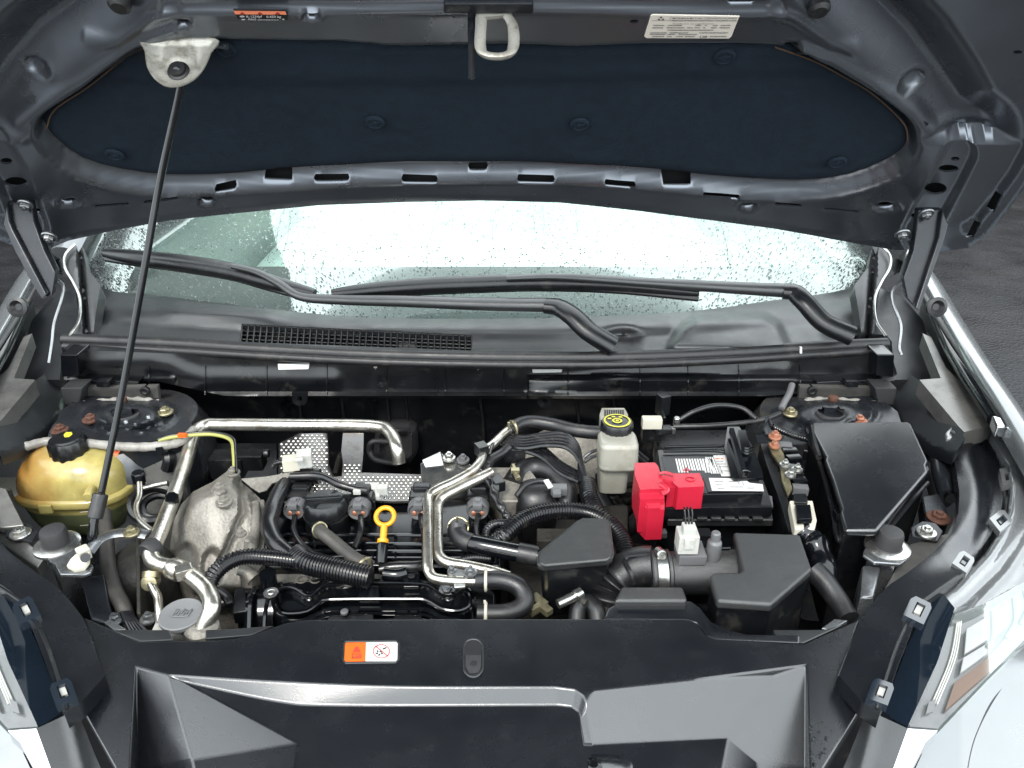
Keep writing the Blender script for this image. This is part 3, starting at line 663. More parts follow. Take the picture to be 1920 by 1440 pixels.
# ---- wipers
def wiper(blade, arm, elbow, name='wiper'):
    e = bpy.data.objects.new(name, None); COL.objects.link(e); e.parent = ROOT; e.location = Vector((0, 1.5, 1.03))-wloc(ROOT)
    bm = B(); P = cat([DP(x, y, d) for x, y, d in blade], 6)
    tube(bm, P, .0185, 12, raw=True, flat=.85, rf=lambda s: .35+.75*math.sin(math.pi*min(1, max(0, s*.94+.03)))**.5)
    finish(bm, 'blade', 'dark_plastic', e)
    bm = B(); tube(bm, [p-Vector((0, .004, .012)) for p in P], .006, 6, raw=True); finish(bm, 'blade_rubber', 'rubber', e)
    bm = B(); tube(bm, [DP(x, y, d) for x, y, d in arm], .0165, 12, flat=.8, rf=lambda s: 1.0-.62*s); finish(bm, 'arm', 'cowl_plastic', e)
    bm = B(); tube(bm, [DP(x, y, d) for x, y, d in elbow], .0215, 12, flat=.7, rf=lambda s: .95+.25*s); finish(bm, 'arm_head', 'dark_plastic', e)
    return e
wiper([(198, 474, 1.60), (250, 482, 1.57), (330, 492, 1.54), (430, 508, 1.52), (500, 527, 1.51), (590, 551, 1.50)],
      [(1032, 572, 1.46), (900, 570, 1.47), (760, 565, 1.48), (640, 562, 1.49), (565, 556, 1.49), (520, 530, 1.49), (480, 510, 1.49), (435, 499, 1.49)],
      [(1022, 573, 1.46), (1048, 577, 1.455), (1075, 594, 1.44), (1105, 622, 1.43), (1150, 650, 1.43)])
wiper([(622, 551, 1.50), (700, 543, 1.51), (800, 536, 1.52), (900, 532, 1.52), (1010, 529, 1.52), (1150, 533, 1.52), (1310, 548, 1.51)],
      [(1476, 545, 1.47), (1400, 541, 1.48), (1300, 535, 1.49), (1200, 529, 1.49), (1100, 522, 1.49), (1030, 519, 1.49), (950, 522, 1.49)],
      [(1468, 546, 1.47), (1490, 549, 1.465), (1510, 568, 1.45), (1545, 605, 1.44), (1598, 630, 1.43)])
# ---- side trim between glass and fender
for X in (lambda x: x, lambda x: 1790-x):
    bm = B(); out = [(152, 455), (162, 500), (188, 535), (180, 585), (175, 625), (128, 628), (148, 600), (150, 560), (138, 530), (122, 502), (122, 478), (132, 462)]
    region(bm, [(X(x), y) for x, y in out], lambda x, y: U(x, y, 1.02+.0007*(600-y)-.010*math.exp(-((X(x)-158-(y-560)*.08)/5)**2)), 6, skirt=Vector((0, .01, -.03)))
    t_ = finish(bm, 'corner_trim', 'cowl_plastic', ROOT, smooth=50, recalc=False)
    bm = B(); P = [(140, 458), (122, 478), (122, 502), (138, 530), (150, 560), (148, 600), (130, 630)]; tube(bm, [U(X(x), y, 1.024+.0007*(600-y)) for x, y in P], .0028, 8); finish(bm, 'trim_bead', 'zinc', t_)
    bm = B(); P = [(85, 460), (105, 452), (140, 455), (150, 465), (128, 478), (112, 492), (92, 482)]
    region(bm, [(X(x), y) for x, y in P], lambda x, y: U(x, y, 1.10-.0015*(y-460)+.01*math.sin(X(x)/9.)), 5, skirt=Vector((0, .01, -.04))); finish(bm, 'fender_cap', 'body_silver', t_, recalc=False)

# ---- firewall, bay floor and inner walls
bm = B(); prism(bm, [Vector((-.80, 1.41, .99)), Vector((.72, 1.41, .99)), Vector((.72, 1.43, .99)), Vector((-.80, 1.43, .99))], .6)
fw = finish(bm, 'firewall', 'dark_plastic', ROOT, 'black insulated firewall behind the engine')
for x in (560, 640, 725, 760, 900, 1080, 1150):
    bm = B(); tube(bm, [YP(x, 745, 1.405), YP(x+6, 800, 1.40), YP(x+8, 860, 1.40)], .003, 6)
    finish(bm, 'firewall_pleat', 'rubber', fw)
bm = B(); box(bm, Vector((-.05, 1.05, .52)), (1.7, .9, .02)); finish(bm, 'undertray', 'dark_void', ROOT)
bm = B(); box(bm, Vector((-.05, .70, .68)), (1.25, .04, .36)); finish(bm, 'radiator', 'dark_plastic', ROOT, bevel=.004)

# ---- strut towers, aprons
def tower(X, dome, bolts, nutm):
    cx, cy = dome
    plate = [(X(x), y) for x, y in [(96, 822), (112, 772), (150, 742), (302, 746), (348, 768), (364, 806), (338, 832), (250, 838), (150, 832)]]
    bm = B()
    def tz(x, y):
        q = math.hypot((x-cx)/88, (y-cy)/33.)
        z = .915+.018*(1-sst(.55, .95, q))-.012*(1-sst(.25, .36, q))+.004*math.exp(-((q-1.02)/.08)**2)
        return U(x, y, z)
    region(bm, plate, tz, 6, [ell(cx, cy-6, 15, 6)], skirt=Vector((0, 0, -.12)))
    t_ = finish(bm, 'strut_tower', 'dark_metal', ROOT, smooth=50, recalc=False)
    bm = B(); lathe(bm, U(cx, cy-4, .900), [(.021, 0), (.019, .012), (.012, .016), (.009, .018), (.009, .032), (.0, .034)], 20); finish(bm, 'strut_nut', nutm, t_)
    bm = B(); torus(bm, U(cx, cy-2, .926), .026, .005, seg=30); finish(bm, 'strut_collar', 'grey_rubber', t_)
    for x, y, mm in bolts: bolt(U(x, y, .925), .009, UZ, t_, mm)
    c = U(X(300), 860, .9)
    bm = B(); lathe(bm, U(cx, cy+10, .90), [(.150, -.35), (.145, -.04), (.125, 0)], 40); finish(bm, 'tower_wall', 'bay_metal', t_)
    bm = B(); pl = [(X(x), y) for x, y in [(150, 727), (295, 724), (298, 752), (290, 757), (145, 760)]]
    region(bm, pl, lambda x, y: YP(x, y, 1.30-.004*math.sin(y/6.)), 6, [ell(X(273), 732, 9, 8, 12)], skirt=Vector((0, .01, 0))); finish(bm, 'tower_flange', 'apron_metal', t_, recalc=False)
    bm = B(); lathe(bm, YP(X(273), 732, 1.30), [(.0095, 0), (.0095, .004), (.006, .005), (.004, .002)], 14, Vector((0, -1, 0))); finish(bm, 'plug', 'rubber', t_)
    bm = B(); tube(bm, [YP(X(x), y, 1.275) for x, y in [(148, 758), (200, 752), (235, 750), (270, 750), (298, 755)]], .0055, 8, rf=lambda s: 1+.25*math.sin(s*40)); finish(bm, 'sealant_bead', 'sealant', t_)
    bm = B(); prism(bm, [YP(X(x), y, 1.27) for x, y in [(112, 728), (155, 727), (148, 760), (120, 760)]], .04, dvec=Vector((0, 1, 0))); finish(bm, 'bracket', 'grey_rubber', t_, bevel=.003)
    return t_
tl = tower(lambda x: x, (235, 778), [(170, 786, 'rust'), (310, 772, 'brass'), (112, 806, 'rust')], 'rust')
tr_ = tower(lambda x: 1795-x, (1557, 776), [(1482, 774, 'brass'), (1611, 788, 'copper')], 'rust')
for (x, y) in ((240, 806), (282, 797)):
    bm = B(); lathe(bm, U(x, y, .918), [(.0042, 0), (.0042, .018), (.003, .0195)], 10); finish(bm, 'stud', 'steel_grey', tl)
bm = B(); tube(bm, [U(x, y, .919) for x, y in [(45, 838), (90, 828), (150, 830), (240, 838), (300, 836), (338, 828), (364, 806)]], .0078, 10, rf=lambda s: 1+.06*math.sin(s*90)); finish(bm, 'tower_seam', 'sealant', tl, 'pale bumpy sealer along the tower seam')
bm = B(); region(bm, [(40, 845), (95, 832), (180, 838), (340, 834), (340, 880), (330, 930), (270, 960), (150, 900), (50, 880)], lambda x, y: U(x, y, .91-.0009*(y-835)), 12, skirt=Vector((0, 0, -.1))); finish(bm, 'inner_wing', 'apron_metal', tl, smooth=60, recalc=False)
# right dark surroundings
for X in (lambda x: x, lambda x: 1790-x):
    bm = B()
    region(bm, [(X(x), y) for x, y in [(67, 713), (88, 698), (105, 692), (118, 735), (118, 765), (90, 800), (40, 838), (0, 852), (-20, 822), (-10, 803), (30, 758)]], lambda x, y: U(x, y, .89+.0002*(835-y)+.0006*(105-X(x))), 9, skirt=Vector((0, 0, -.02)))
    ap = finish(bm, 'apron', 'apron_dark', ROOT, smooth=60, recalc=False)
    bm = B(); A = [(66, 712), (24, 709), (64, 612), (40, 645), (2, 717), (-40, 722), (-72, 790), (-60, 800), (-22, 806), (-10, 800)]
    A = [(66, 712), (26, 709), (60, 625), (44, 632), (16, 690), (-8, 712), (-42, 722), (-75, 790), (-60, 800), (-18, 810), (-8, 800)]
    region(bm, [(X(x), y) for x, y in A], lambda x, y: U(x, y, .985-.0002*(y-700)), 7, skirt=Vector((0, 0, -.03))); finish(bm, 'apron_rail', 'apron_metal', ap, recalc=False, smooth=50)
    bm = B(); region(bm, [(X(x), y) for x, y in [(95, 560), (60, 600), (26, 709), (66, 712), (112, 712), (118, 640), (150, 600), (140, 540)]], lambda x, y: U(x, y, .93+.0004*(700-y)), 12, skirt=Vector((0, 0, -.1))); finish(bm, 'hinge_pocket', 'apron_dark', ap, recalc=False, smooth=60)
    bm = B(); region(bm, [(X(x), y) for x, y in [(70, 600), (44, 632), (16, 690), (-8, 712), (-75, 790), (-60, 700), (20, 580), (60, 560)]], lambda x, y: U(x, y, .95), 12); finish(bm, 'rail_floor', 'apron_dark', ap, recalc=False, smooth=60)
    bm = B(); lathe(bm, DP(X(38), 575, 1.36), [(.016, 0), (.018, .01), (.012, .012), (.006, .005)], 16, Vector((0, -1, .3))); finish(bm, 'bump_stop', 'rubber', ap)
    # fender
    bm = B(); rows = []
    for (x, y, z, g) in [(95, 470, 1.06, 14), (62, 520, 1.045, 15), (22, 592, 1.035, 20), (-30, 680, 1.025, 26), (-75, 750, 1.015, 34), (-135, 850, .995, 50), (-200, 960, .96, 70), (-250, 1090, .92, 90)]:
        q = U(X(x), y, z); sg = -1 if X(x) < 900 else 1
        rows.append([q+Vector((0, 0, -.03)), q+Vector((0, 0, -.004)), q+Vector((sg*.008, 0, .002)), q+Vector((sg*.030, 0, -.002)), q+Vector((sg*.055, 0, -.03)), q+Vector((sg*.075, 0, -.12)), q+Vector((sg*.09, 0, -.4)), q+Vector((sg*.07, 0, -.7))])
    sheet(bm, rows, 3, 5); fd = finish(bm, 'fender', 'body_silver', ROOT, smooth=60)
    bm = B(); tube(bm, [U(X(x), y, z) for x, y, z in [(56, 545, 1.02), (34, 600, 1.01), (8, 655, 1.005), (-20, 700, 1.0), (-50, 745, .995), (-78, 785, .99)]], .013, 12, rf=lambda s: .8+.3*s); finish(bm, 'fender_seal', 'gloss_plastic', fd)
    bm = B(); tube(bm, [U(X(x), y, z) for x, y, z in [(64, 540, 1.03), (40, 580, 1.025), (0, 640, 1.02), (-45, 710, 1.01), (-95, 790, 1.0), (-120, 820, .99)]], .0085, 8, flat=.6); finish(bm, 'weatherstrip', 'rubber', fd)
    bm = B(); prism(bm, [U(X(-70), 778, 1.005), U(X(-88), 782, 1.005), U(X(-98), 800, 1.0), U(X(-80), 800, 1.0)], .02); finish(bm, 'seal_clip', 'chrome', fd, bevel=.003)

# ---- headlight side covers
covR = [(1775, 822), (1784, 845), (1793, 880), (1799, 925), (1797, 962), (1784, 1000), (1752, 1035), (1700, 1075), (1668, 1096), (1640, 1125), (1613, 1160), (1594, 1212), (1573, 1266), (1596, 1292), (1618, 1317), (1650, 1338), (1665, 1300), (1690, 1230), (1715, 1165), (1722, 1135), (1745, 1112), (1800, 1075), (1840, 1028), (1862, 995), (1876, 960), (1882, 925), (1878, 885), (1866, 848), (1846, 812), (1810, 808)]
for side, X in (('r', lambda x: x), ('l', lambda x: 1770-x)):
    def cvp(x, y):
        xx = X(x); e = pld(xx, y, inner_); o2 = pld(xx, y, outer_)
        z = .940-.010*(1-sst(10, 60, o2))*sst(1100, 1020, y)+.004*sst(0, 8, e)*0
        z -= .00005*max(0, y-1000)
        z += .006*(1-sst(6, 30, abs(e-34)))*sst(1080, 1000, y)*0
        z -= .010*sst(34, 60, e)*sst(1080, 1000, y); z += .00017*min(e, 120)-.006
        return U(x, y, z)
    inner_ = covR[:13]; outer_ = covR[15:28]; seam_ = [(1650, 1118), (1713, 1145)]
    bm = B(); region(bm, [(X(x), y) for x, y in covR], cvp, 6, skirt=Vector((0, .0, -.022)))
    cv = finish(bm, 'side_cover', 'cover_plastic', ROOT, 'matt black strip beside the '+('right' if side == 'r' else 'left')+' headlight', smooth=50, recalc=False)
    bm = B(); P = [(1650, 1330), (1668, 1268), (1690, 1205), (1722, 1142), (1750, 1118), (1812, 1078)]; tube(bm, [cvp(X(x)-(6 if side == 'r' else -6), y) for x, y in P], .0022, 6); finish(bm, 'cover_bead', 'dark_plastic', cv)
    # clips: raised black frame with a bright slot
    for (x, y, mm, rot) in [(1722, 1143, 'lamp_black', .45), (1652, 1296, 'lamp_black', .35)]+([(1808, 1052, 'clip_metal', .6), (1878, 975, 'clip_metal', .9), (1893, 892, 'clip_metal', 1.35)] if side == 'r' else []):
        zc = cvp(X(x), y).z-.001; bm = B(); sg = 1 if side == 'r' else -1; r_ = rot*sg
        sc_2 = .72 if mm == 'clip_metal' else .95
        def fr(a, b_): a *= sc_2; b_ *= sc_2; return (X(x)+a*math.cos(r_)-b_*math.sin(r_), y+a*math.sin(r_)+b_*math.cos(r_))
        o_ = [fr(*p) for p in ((-23, -13), (-16, -22), (16, -22), (22, -14), (22, 22), (-23, 22))]; i_ = [fr(*p) for p in ((-9, -13), (10, -13), (10, 12), (-9, 12))]
        region(bm, o_, lambda xx, yy: U(xx, yy, zc+.008), 5, [i_], skirt=Vector((0, 0, -.010)))
        c_ = finish(bm, 'clip', 'lamp_black' if mm == 'lamp_black' else 'lamp_top', cv, recalc=False)
        bm = B(); prism(bm, [U(*fr(a, b_), zc+.004) for a, b_ in ((-6, -10), (7, -10), (7, 8), (-6, 8))], .004); finish(bm, 'clip_tongue', 'white_plastic' if mm == 'lamp_black' else 'lamp_black', cv)
# ---- headlights
for side, X in (('r', lambda x: x), ('l', lambda x: 1773-x)):
    e = bpy.data.objects.new('headlight', None); COL.objects.link(e); e.parent = ROOT; e.location = U(X(1850), 1150, .88)-wloc(ROOT)
    tag(e, ('right' if side == 'r' else 'left')+' headlight with clear lens and black inner strip')
    HZ = lambda x, y: U(x, y, .932-.00030*max(0, y-950)-.0002*max(0, X(x)-1880))
    top = [(1848, 806), (1866, 790), (1884, 790), (1905, 803), (1940, 840), (1990, 900), (2030, 1000), (2010, 1060), (1950, 1075), (1850, 1130), (1790, 1152), (1770, 1130), (1750, 1125), (1790, 1095), (1845, 1040), (1872, 1000), (1890, 960), (1896, 915), (1888, 870), (1868, 838)]
    def tp(x, y):
        xx = X(x); d = pld(xx, y, top[12:20]+[top[0]]); z = .936-.00012*max(0, y-900)
        z += .007*math.sin(min(1, d/26.)*math.pi)*.6+.004*math.sin(d/7.5)*sst(60, 20, abs(d-60))*.6-.02*sst(70, 150, d)
        return U(x, y, z)
    bm = B(); region(bm, [(X(x), y) for x, y in top], tp, 7, [[(X(x), y) for x, y in ((1808, 1128), (1806, 1138), (1842, 1118), (1846, 1108))]] if 0 else (), skirt=Vector((0, 0, -.03))); finish(bm, 'housing', 'lamp_top', e, smooth=60, recalc=False)
    bm = B(); blk = [(1768, 1112), (1790, 1140), (1758, 1240), (1702, 1362), (1680, 1352), (1658, 1336), (1672, 1290), (1700, 1215), (1730, 1150), (1752, 1125)]
    region(bm, [(X(x), y) for x, y in blk], lambda x, y: U(x, y, .905+.00022*(X(x)-1660)-.00016*max(0, y-1050)), 7, skirt=Vector((0, 0, -.03))); finish(bm, 'inner_strip', 'lamp_black', e, recalc=False)
    lens = [(1790, 1140), (1850, 1130), (1950, 1075), (2010, 1060), (2010, 1120), (1925, 1195), (1850, 1270), (1758, 1366), (1702, 1362), (1758, 1240)]
    LZ = lambda dz: (lambda x, y: U(x, y, .915-.00025*max(0, y-1100)-.0001*max(0, X(x)-1850)+dz))
    bm = B(); region(bm, [(X(x), y) for x, y in lens], LZ(-.012), 8, skirt=Vector((0, 0, -.03))); finish(bm, 'reflector', 'lamp_inner', e, recalc=False)
    bm = B(); region(bm, [(X(x), y) for x, y in lens], LZ(.002), 12, skirt=Vector((0, 0, -.02))); finish(bm, 'lens', 'lens', e, recalc=False)
    bm = B(); region(bm, [(X(x), y) for x, y in [(1772, 1332), (1790, 1280), (1850, 1235), (1905, 1175), (1925, 1165), (1920, 1195), (1845, 1268)]], LZ(-.007), 8, skirt=Vector((0, 0, -.006))); finish(bm, 'brown_reflection', 'lamp_reflection', e, recalc=False)  # brown reflection in the lens, painted as a coloured patch
    bm = B()
    for k_ in range(3):
        o_ = k_*6; tube(bm, [LZ(-.009)(X(1796+o_*.6), 1160-o_*.3), LZ(-.009)(X(1782+o_*.8), 1235-o_*.2), LZ(-.009)(X(1745+o_), 1325-o_*.4)], .0010, 5)
    finish(bm, 'light_guide', 'white_plastic', e)
    for P in ([(1812, 1178), (1856, 1152), (1858, 1196), (1808, 1226)], [(1864, 1147), (1892, 1130), (1893, 1172), (1864, 1192)], [(1806, 1232), (1856, 1202), (1850, 1226), (1800, 1262)]):
        bm = B(); prism(bm, [LZ(-.004)(X(x), y) for x, y in P], .006); finish(bm, 'lamp_module', 'lamp_module', e, bevel=.0015)
    for P in ([(1860, 1146), (1861, 1190), (1852, 1215)], [(1900, 1122), (1902, 1165), (1885, 1195)], [(1920, 1108), (1925, 1140), (1912, 1170)]):
        bm = B(); tube(bm, [LZ(-.003)(X(x), y) for x, y in P], .003, 6, flat=.5); finish(bm, 'lamp_divider', 'lamp_black', e)
    bm = B(); prism(bm, [LZ(-.006)(X(x), y) for x, y in ((1742, 1316), (1756, 1310), (1750, 1334), (1736, 1338))], .002); finish(bm, 'marking', 'grey_plastic', e)
    for q in range(3): pass
    # chrome trim and bumper
    bm = B(); region(bm, [(X(x), y) for x, y in [(1702, 1366), (1758, 1370), (1735, 1392), (1705, 1450), (1690, 1500), (1660, 1500), (1675, 1440)]], lambda x, y: U(x, y, .862-.0003*(y-1366)), 8, skirt=Vector((0, 0, -.02))); finish(bm, 'chrome_trim', 'chrome', e, recalc=False)
    bm = B(); bp = [(1762, 1370), (1852, 1275), (1928, 1200), (2012, 1125), (2120, 1100), (2150, 1500), (1700, 1500), (1712, 1450), (1738, 1394)]
    region(bm, [(X(x), y) for x, y in bp], lambda x, y: U(x, y, .872-.0003*max(0, y-1250)-.00018*max(0, X(x)-1800)), 7, skirt=Vector((0, 0, -.05))); bf = finish(bm, 'bumper', 'body_silver', ROOT, 'silver front bumper corner', recalc=False, smooth=50)
    bm = B(); tube(bm, [U(X(x), y, .871-.0003*max(0, y-1250)-.00018*max(0, x-1800)) for x, y in [(1808, 1500), (1815, 1430), (1832, 1370), (1870, 1300), (1930, 1235), (1990, 1190)]], .0014, 6); finish(bm, 'panel_gap', 'black_print', bf)
# ---- grille trim beside the radiator cover
for X in (lambda x: x, lambda x: 1770-x):
    bm = B(); P = [(1622, 1340), (1650, 1342), (1702, 1366), (1675, 1440), (1655, 1520), (1545, 1520), (1590, 1420)]
    region(bm, [(X(x), y) for x, y in P], lambda x, y: U(x, y, .865-.00008*(y-1340)+.003*math.exp(-((X(x)-1630+.25*(y-1380))/12)**2)), 8, skirt=Vector((0, 0, -.03))); finish(bm, 'grille_trim', 'cowl_plastic', ROOT, recalc=False, smooth=50)

# ---- radiator cover
bm = B()
def vv(px, py, z=.900): return bm.verts.new(U(px, py, z))
A = {}
for i, p in enumerate([(157, 1157), (263, 1203), (400, 1200), (440, 1197), (470, 1191), (500, 1181), (530, 1169), (560, 1163), (600, 1161), (880, 1160), (1270, 1160), (1292, 1161), (1306, 1167), (1316, 1180), (1326, 1192), (1340, 1197), (1507, 1207), (1613, 1160)]): A[i] = vv(*p)
C1 = vv(255, 1250); C2 = vv(315, 1266); C3 = vv(500, 1277); C4 = vv(750, 1287); C5 = vv(1040, 1288); C6 = vv(1078, 1293); C6b = vv(1093, 1303); C7 = vv(1100, 1318, .898); C8 = vv(1112, 1294); C9 = vv(1300, 1274); C10 = vv(1512, 1247)
F1 = vv(335, 1275, .895); F2 = vv(420, 1296, .889); F3 = vv(520, 1315, .885); F4 = vv(640, 1323, .884); F5 = vv(1045, 1322, .884); F6 = vv(1072, 1325, .884); F6b = vv(1085, 1334, .884); F7 = vv(1090, 1350, .883); F8 = vv(1095, 1396, .881)
E1 = vv(560, 1393, .882); H1 = vv(1110, 1396, .868); H2 = vv(1365, 1383, .862); H3 = vv(1450, 1268, .892); H4 = vv(1420, 1428, .850); H5 = vv(1511, 1440, .846)
G0 = vv(256, 1445, .842); G1 = vv(360, 1425, .875)
K = [vv(x, 1520, z) for x, z in ((262, .828), (380, .868), (540, .888), (1110, .874), (1340, .868), (1430, .838), (1509, .832))]
def f(*a): 
    try: bm.faces.new(a)
    except ValueError as ex: print('face', ex)
CL = [C2]+[bm.verts.new(p) for p in cat([C2.co.copy(), C3.co.copy(), C4.co.copy(), C5.co.copy()], 6)[1:-1]]+[C5]
FL = [F1]+[bm.verts.new(p) for p in cat([F1.co.copy(), F3.co.copy(), F4.co.copy(), F5.co.copy()], 6)[1:-1]]+[F5]
f(*[A[i] for i in range(1, 17)], C10, C9, C8, C6b, C6, *CL[::-1], C1)
LW = [vv(250, 1250), vv(246, 1520)]; RW = [vv(1516, 1247), vv(1518, 1520)]
L1 = vv(193, 1268); L2 = vv(145, 1313); L3 = vv(265-50, 1440); L4 = vv(240, 1520); R1 = vv(1573, 1268); R2 = vv(1620, 1318); R3 = vv(1545, 1440); R4 = vv(1515+5, 1519)
f(A[0], A[1], C1, LW[1], L4, L3, L2, L1) if 0 else f(A[0], A[1], C1, L4, L3, L2, L1)
f(C1, G0, K[0], L4)
f(A[17], R1, R2, R3, R4, C10, A[16])
f(C10, R4, K[6], H5)
f(C1, C2, G1, G0); f(C2, F1, E1, G1)

for a, b_, c, d in zip(CL, CL[1:], FL[1:], FL): f(a, b_, c, d)
f(C5, C6, F6, F5); f(C6, C6b, F6b, F6); f(C6b, C7, F7, F6b); f(C7, H1, F8, F7)
f(C6b, C8, C7); f(*FL, F6, F6b, F7, F8, E1)
f(C8, C9, H3, H2, H1, C7); f(C9, C10, H3); f(H3, H4, H2); f(H3, C10, H5, H4)
f(G0, G1, K[1], K[0]); f(G1, E1, K[2], K[1]); f(E1, F8, H1, K[3], K[2]); f(H1, H2, K[4], K[3]); f(H2, H4, K[5], K[4]); f(H4, H5, K[6], K[5])
for v_ in list(bm.verts):
    if not v_.link_faces: bm.verts.remove(v_)
bmesh.ops.recalc_face_normals(bm, faces=bm.faces)
ups = sum(fc.normal.z for fc in bm.faces)
if ups < 0: bmesh.ops.reverse_faces(bm, faces=bm.faces)
be = [e for e in bm.edges if len(e.link_faces) == 1]; rr_ = bmesh.ops.extrude_edge_only(bm, edges=be); bmesh.ops.translate(bm, verts=[g for g in rr_['geom'] if isinstance(g, bmesh.types.BMVert)], vec=Vector((0, .003, -.035)))
es = [e for e in bm.edges if len(e.link_faces) == 2 and e.calc_face_angle(0) > R(7)]
bmesh.ops.bevel(bm, geom=es, offset=.009, offset_type='OFFSET', segments=5, profile=.5, affect='EDGES', clamp_overlap=True)
rc = finish(bm, 'radiator_cover', 'cover_plastic', ROOT, 'large matt black cover across the front of the bay', wn=True, smooth=60, recalc=False)
cl1 = lambda x, y: U(x, y, .9012); cl2 = lambda x, y: U(x, y, .9020)
bm = B()
tube(bm, [U(x, y, .9006) for x, y in [(648, 1203), (742, 1202), (748, 1206), (747, 1237), (742, 1242), (648, 1243), (644, 1238), (645, 1206), (648, 1203)]], .0012, 6, smooth=1); finish(bm, 'label_recess', 'cowl_plastic', rc)
bm = B(); flatpoly(bm, [(650, 1205), (686, 1204.5), (685, 1240), (648, 1240.5), (645.5, 1238), (647, 1207)], cl1); finish(bm, 'warning_label', 'orange_print', rc, 'orange half of the fan warning label')
bm = B(); flatpoly(bm, [(686.3, 1204.5), (742, 1203.5), (745.5, 1206), (745, 1236.5), (742, 1240), (685.3, 1240)], cl1); finish(bm, 'warning_label', 'white_print', rc, 'white half of the fan warning label')
bm = B()
flatpoly(bm, [(669, 1211), (676, 1222), (661, 1222)], cl2)
for a, b_, c_, d_ in ((660, 1225, 662, 1234), (660, 1232, 667, 1234), (667, 1225, 668.5, 1234), (668.5, 1232, 675, 1234), (675, 1225, 677, 1234), (661, 1225, 666, 1226), (670, 1225, 675, 1226), (671, 1227, 673, 1233)): flatpoly(bm, [(a, b_), (c_, b_), (c_, d_), (a, d_)], cl2)
finish(bm, 'label_symbol', 'red_print', rc)
bm = B(); N_ = 28
for i in range(N_):
    a, b_ = 2*math.pi*i/N_, 2*math.pi*(i+1)/N_
    flatpoly(bm, [(715+16*math.cos(a), 1221+13.2*math.sin(a)), (715+16*math.cos(b_), 1221+13.2*math.sin(b_)), (715+14.6*math.cos(b_), 1221+11.8*math.sin(b_)), (715+14.6*math.cos(a), 1221+11.8*math.sin(a))], cl2)
flatpoly(bm, [(703, 1211.5), (704.5, 1210.5), (728, 1230), (726.5, 1231)], cl2); finish(bm, 'label_ring', 'red_print', rc)
bm = B()
for a in range(5):
    t_ = a*2*math.pi/5+.3; cx, cy = 711+5*math.cos(t_), 1224+3.6*math.sin(t_); flatpoly(bm, ell(cx, cy, 2.6, 1.3, 8, t_+.6), cl2)
flatpoly(bm, [(717, 1216), (724, 1213), (725, 1215), (718, 1218)], cl2)
finish(bm, 'label_fan', 'black_print', rc)
bm = B(); P = ell(887, 1232, 16, 33, 24); P = [(x, y) for x, y in ([(870, 1212), (874, 1203), (882, 1199), (894, 1199), (901, 1204), (905, 1213), (905, 1250), (901, 1261), (893, 1268), (882, 1268), (873, 1261), (870, 1250)])]
prism(bm, [U(x, y, .9010) for x, y in P], .001); finish(bm, 'latch_slot', 'black_print', rc)
bm = B(); prism(bm, [U(x, y, .9022) for x, y in [(873, 1228), (902, 1228), (902, 1250), (897, 1261), (880, 1262), (873, 1250)]], .0008); finish(bm, 'latch_plate', 'grey_rubber', rc)
bm = B(); flatpoly(bm, ell(888, 1243, 6, 4.5, 14), lambda x, y: U(x, y, .9030)); finish(bm, 'latch_hole', 'black_print', rc)
bm = B(); tube(bm, [U(x, y, .901) for x, y in P+[P[0]]], .0013, 6, smooth=3); finish(bm, 'slot_rim', 'cowl_plastic', rc)
bm = B(); P = [(590, 1428), (625, 1420), (665, 1415), (1140, 1414), (1165, 1418), (1190, 1430), (1230, 1520), (560, 1520)]
region(bm, P, lambda x, y: U(x, y, .870+.006*sst(0, 14, -sdf(x, y, P))-.0002*(y-1415)), 8, skirt=Vector((0, 0, -.02))); finish(bm, 'latch_hump', 'cover_plastic', rc, smooth=60, recalc=False)
for x in (658, 1112):
    bm = B(); lathe(bm, U(x, 1440, .870), [(.010, 0), (.009, .005), (.005, .007), (.004, .005), (0, .005)], 18); finish(bm, 'push_clip', 'gloss_plastic', rc)
bm = B()
for i in range(120):
    x = random.gauss(1525, 22); y = 1345+95*random.random()**.6
    if x < 1519: continue
    if x > 1600-(y-1340)*.75: continue
    c_ = U(x, y, .9002); r_ = random.choice((.0006, .0008, .001, .0016))
    lathe(bm, c_, [(r_, 0), (r_*.85, r_*.35), (0, r_*.5)], 7)
finish(bm, 'waterdrop', 'water', rc, kind='stuff')
# upstands behind the cover's rear edge
bm = B(); P = [(1132, 1160), (1140, 1140), (1160, 1128), (1265, 1124), (1296, 1126), (1315, 1140), (1335, 1165), (1365, 1180), (1400, 1188), (1500, 1190), (1500, 1206), (1345, 1199), (1326, 1193), (1306, 1168), (1290, 1162)]
prism(bm, [U(x, y, .896) for x, y in P], .05); finish(bm, 'duct_cover', 'cover_plastic', rc, bevel=.003)
bm = B(); prism(bm, [(1449, 1180, .893), (1543, 1180, .893), (1590, 1168, .893), (1507, 1206, .893), (1455, 1198, .893)], .04); finish(bm, 'side_upstand', 'cowl_plastic', rc, bevel=.002)
bm = B(); prism(bm, [(203, 1180, .893), (318, 1180, .893), (325, 1200, .893), (263, 1203, .893)], .04); prism(bm, [(385, 1180, .893), (440, 1178, .893), (515, 1172, .893), (470, 1191, .893), (385, 1198, .893)], .04); finish(bm, 'side_upstand', 'cowl_plastic', rc, bevel=.002)
bm = B(); prism(bm, [(195, 1167, .89), (205, 1160, .89), (238, 1180, .89), (215, 1182, .89)], .02); prism(bm, [(1540, 1178, .89), (1565, 1160, .89), (1590, 1163, .89), (1560, 1182, .89)], .02); finish(bm, 'cover_bracket', 'steel_grey', rc, bevel=.001)

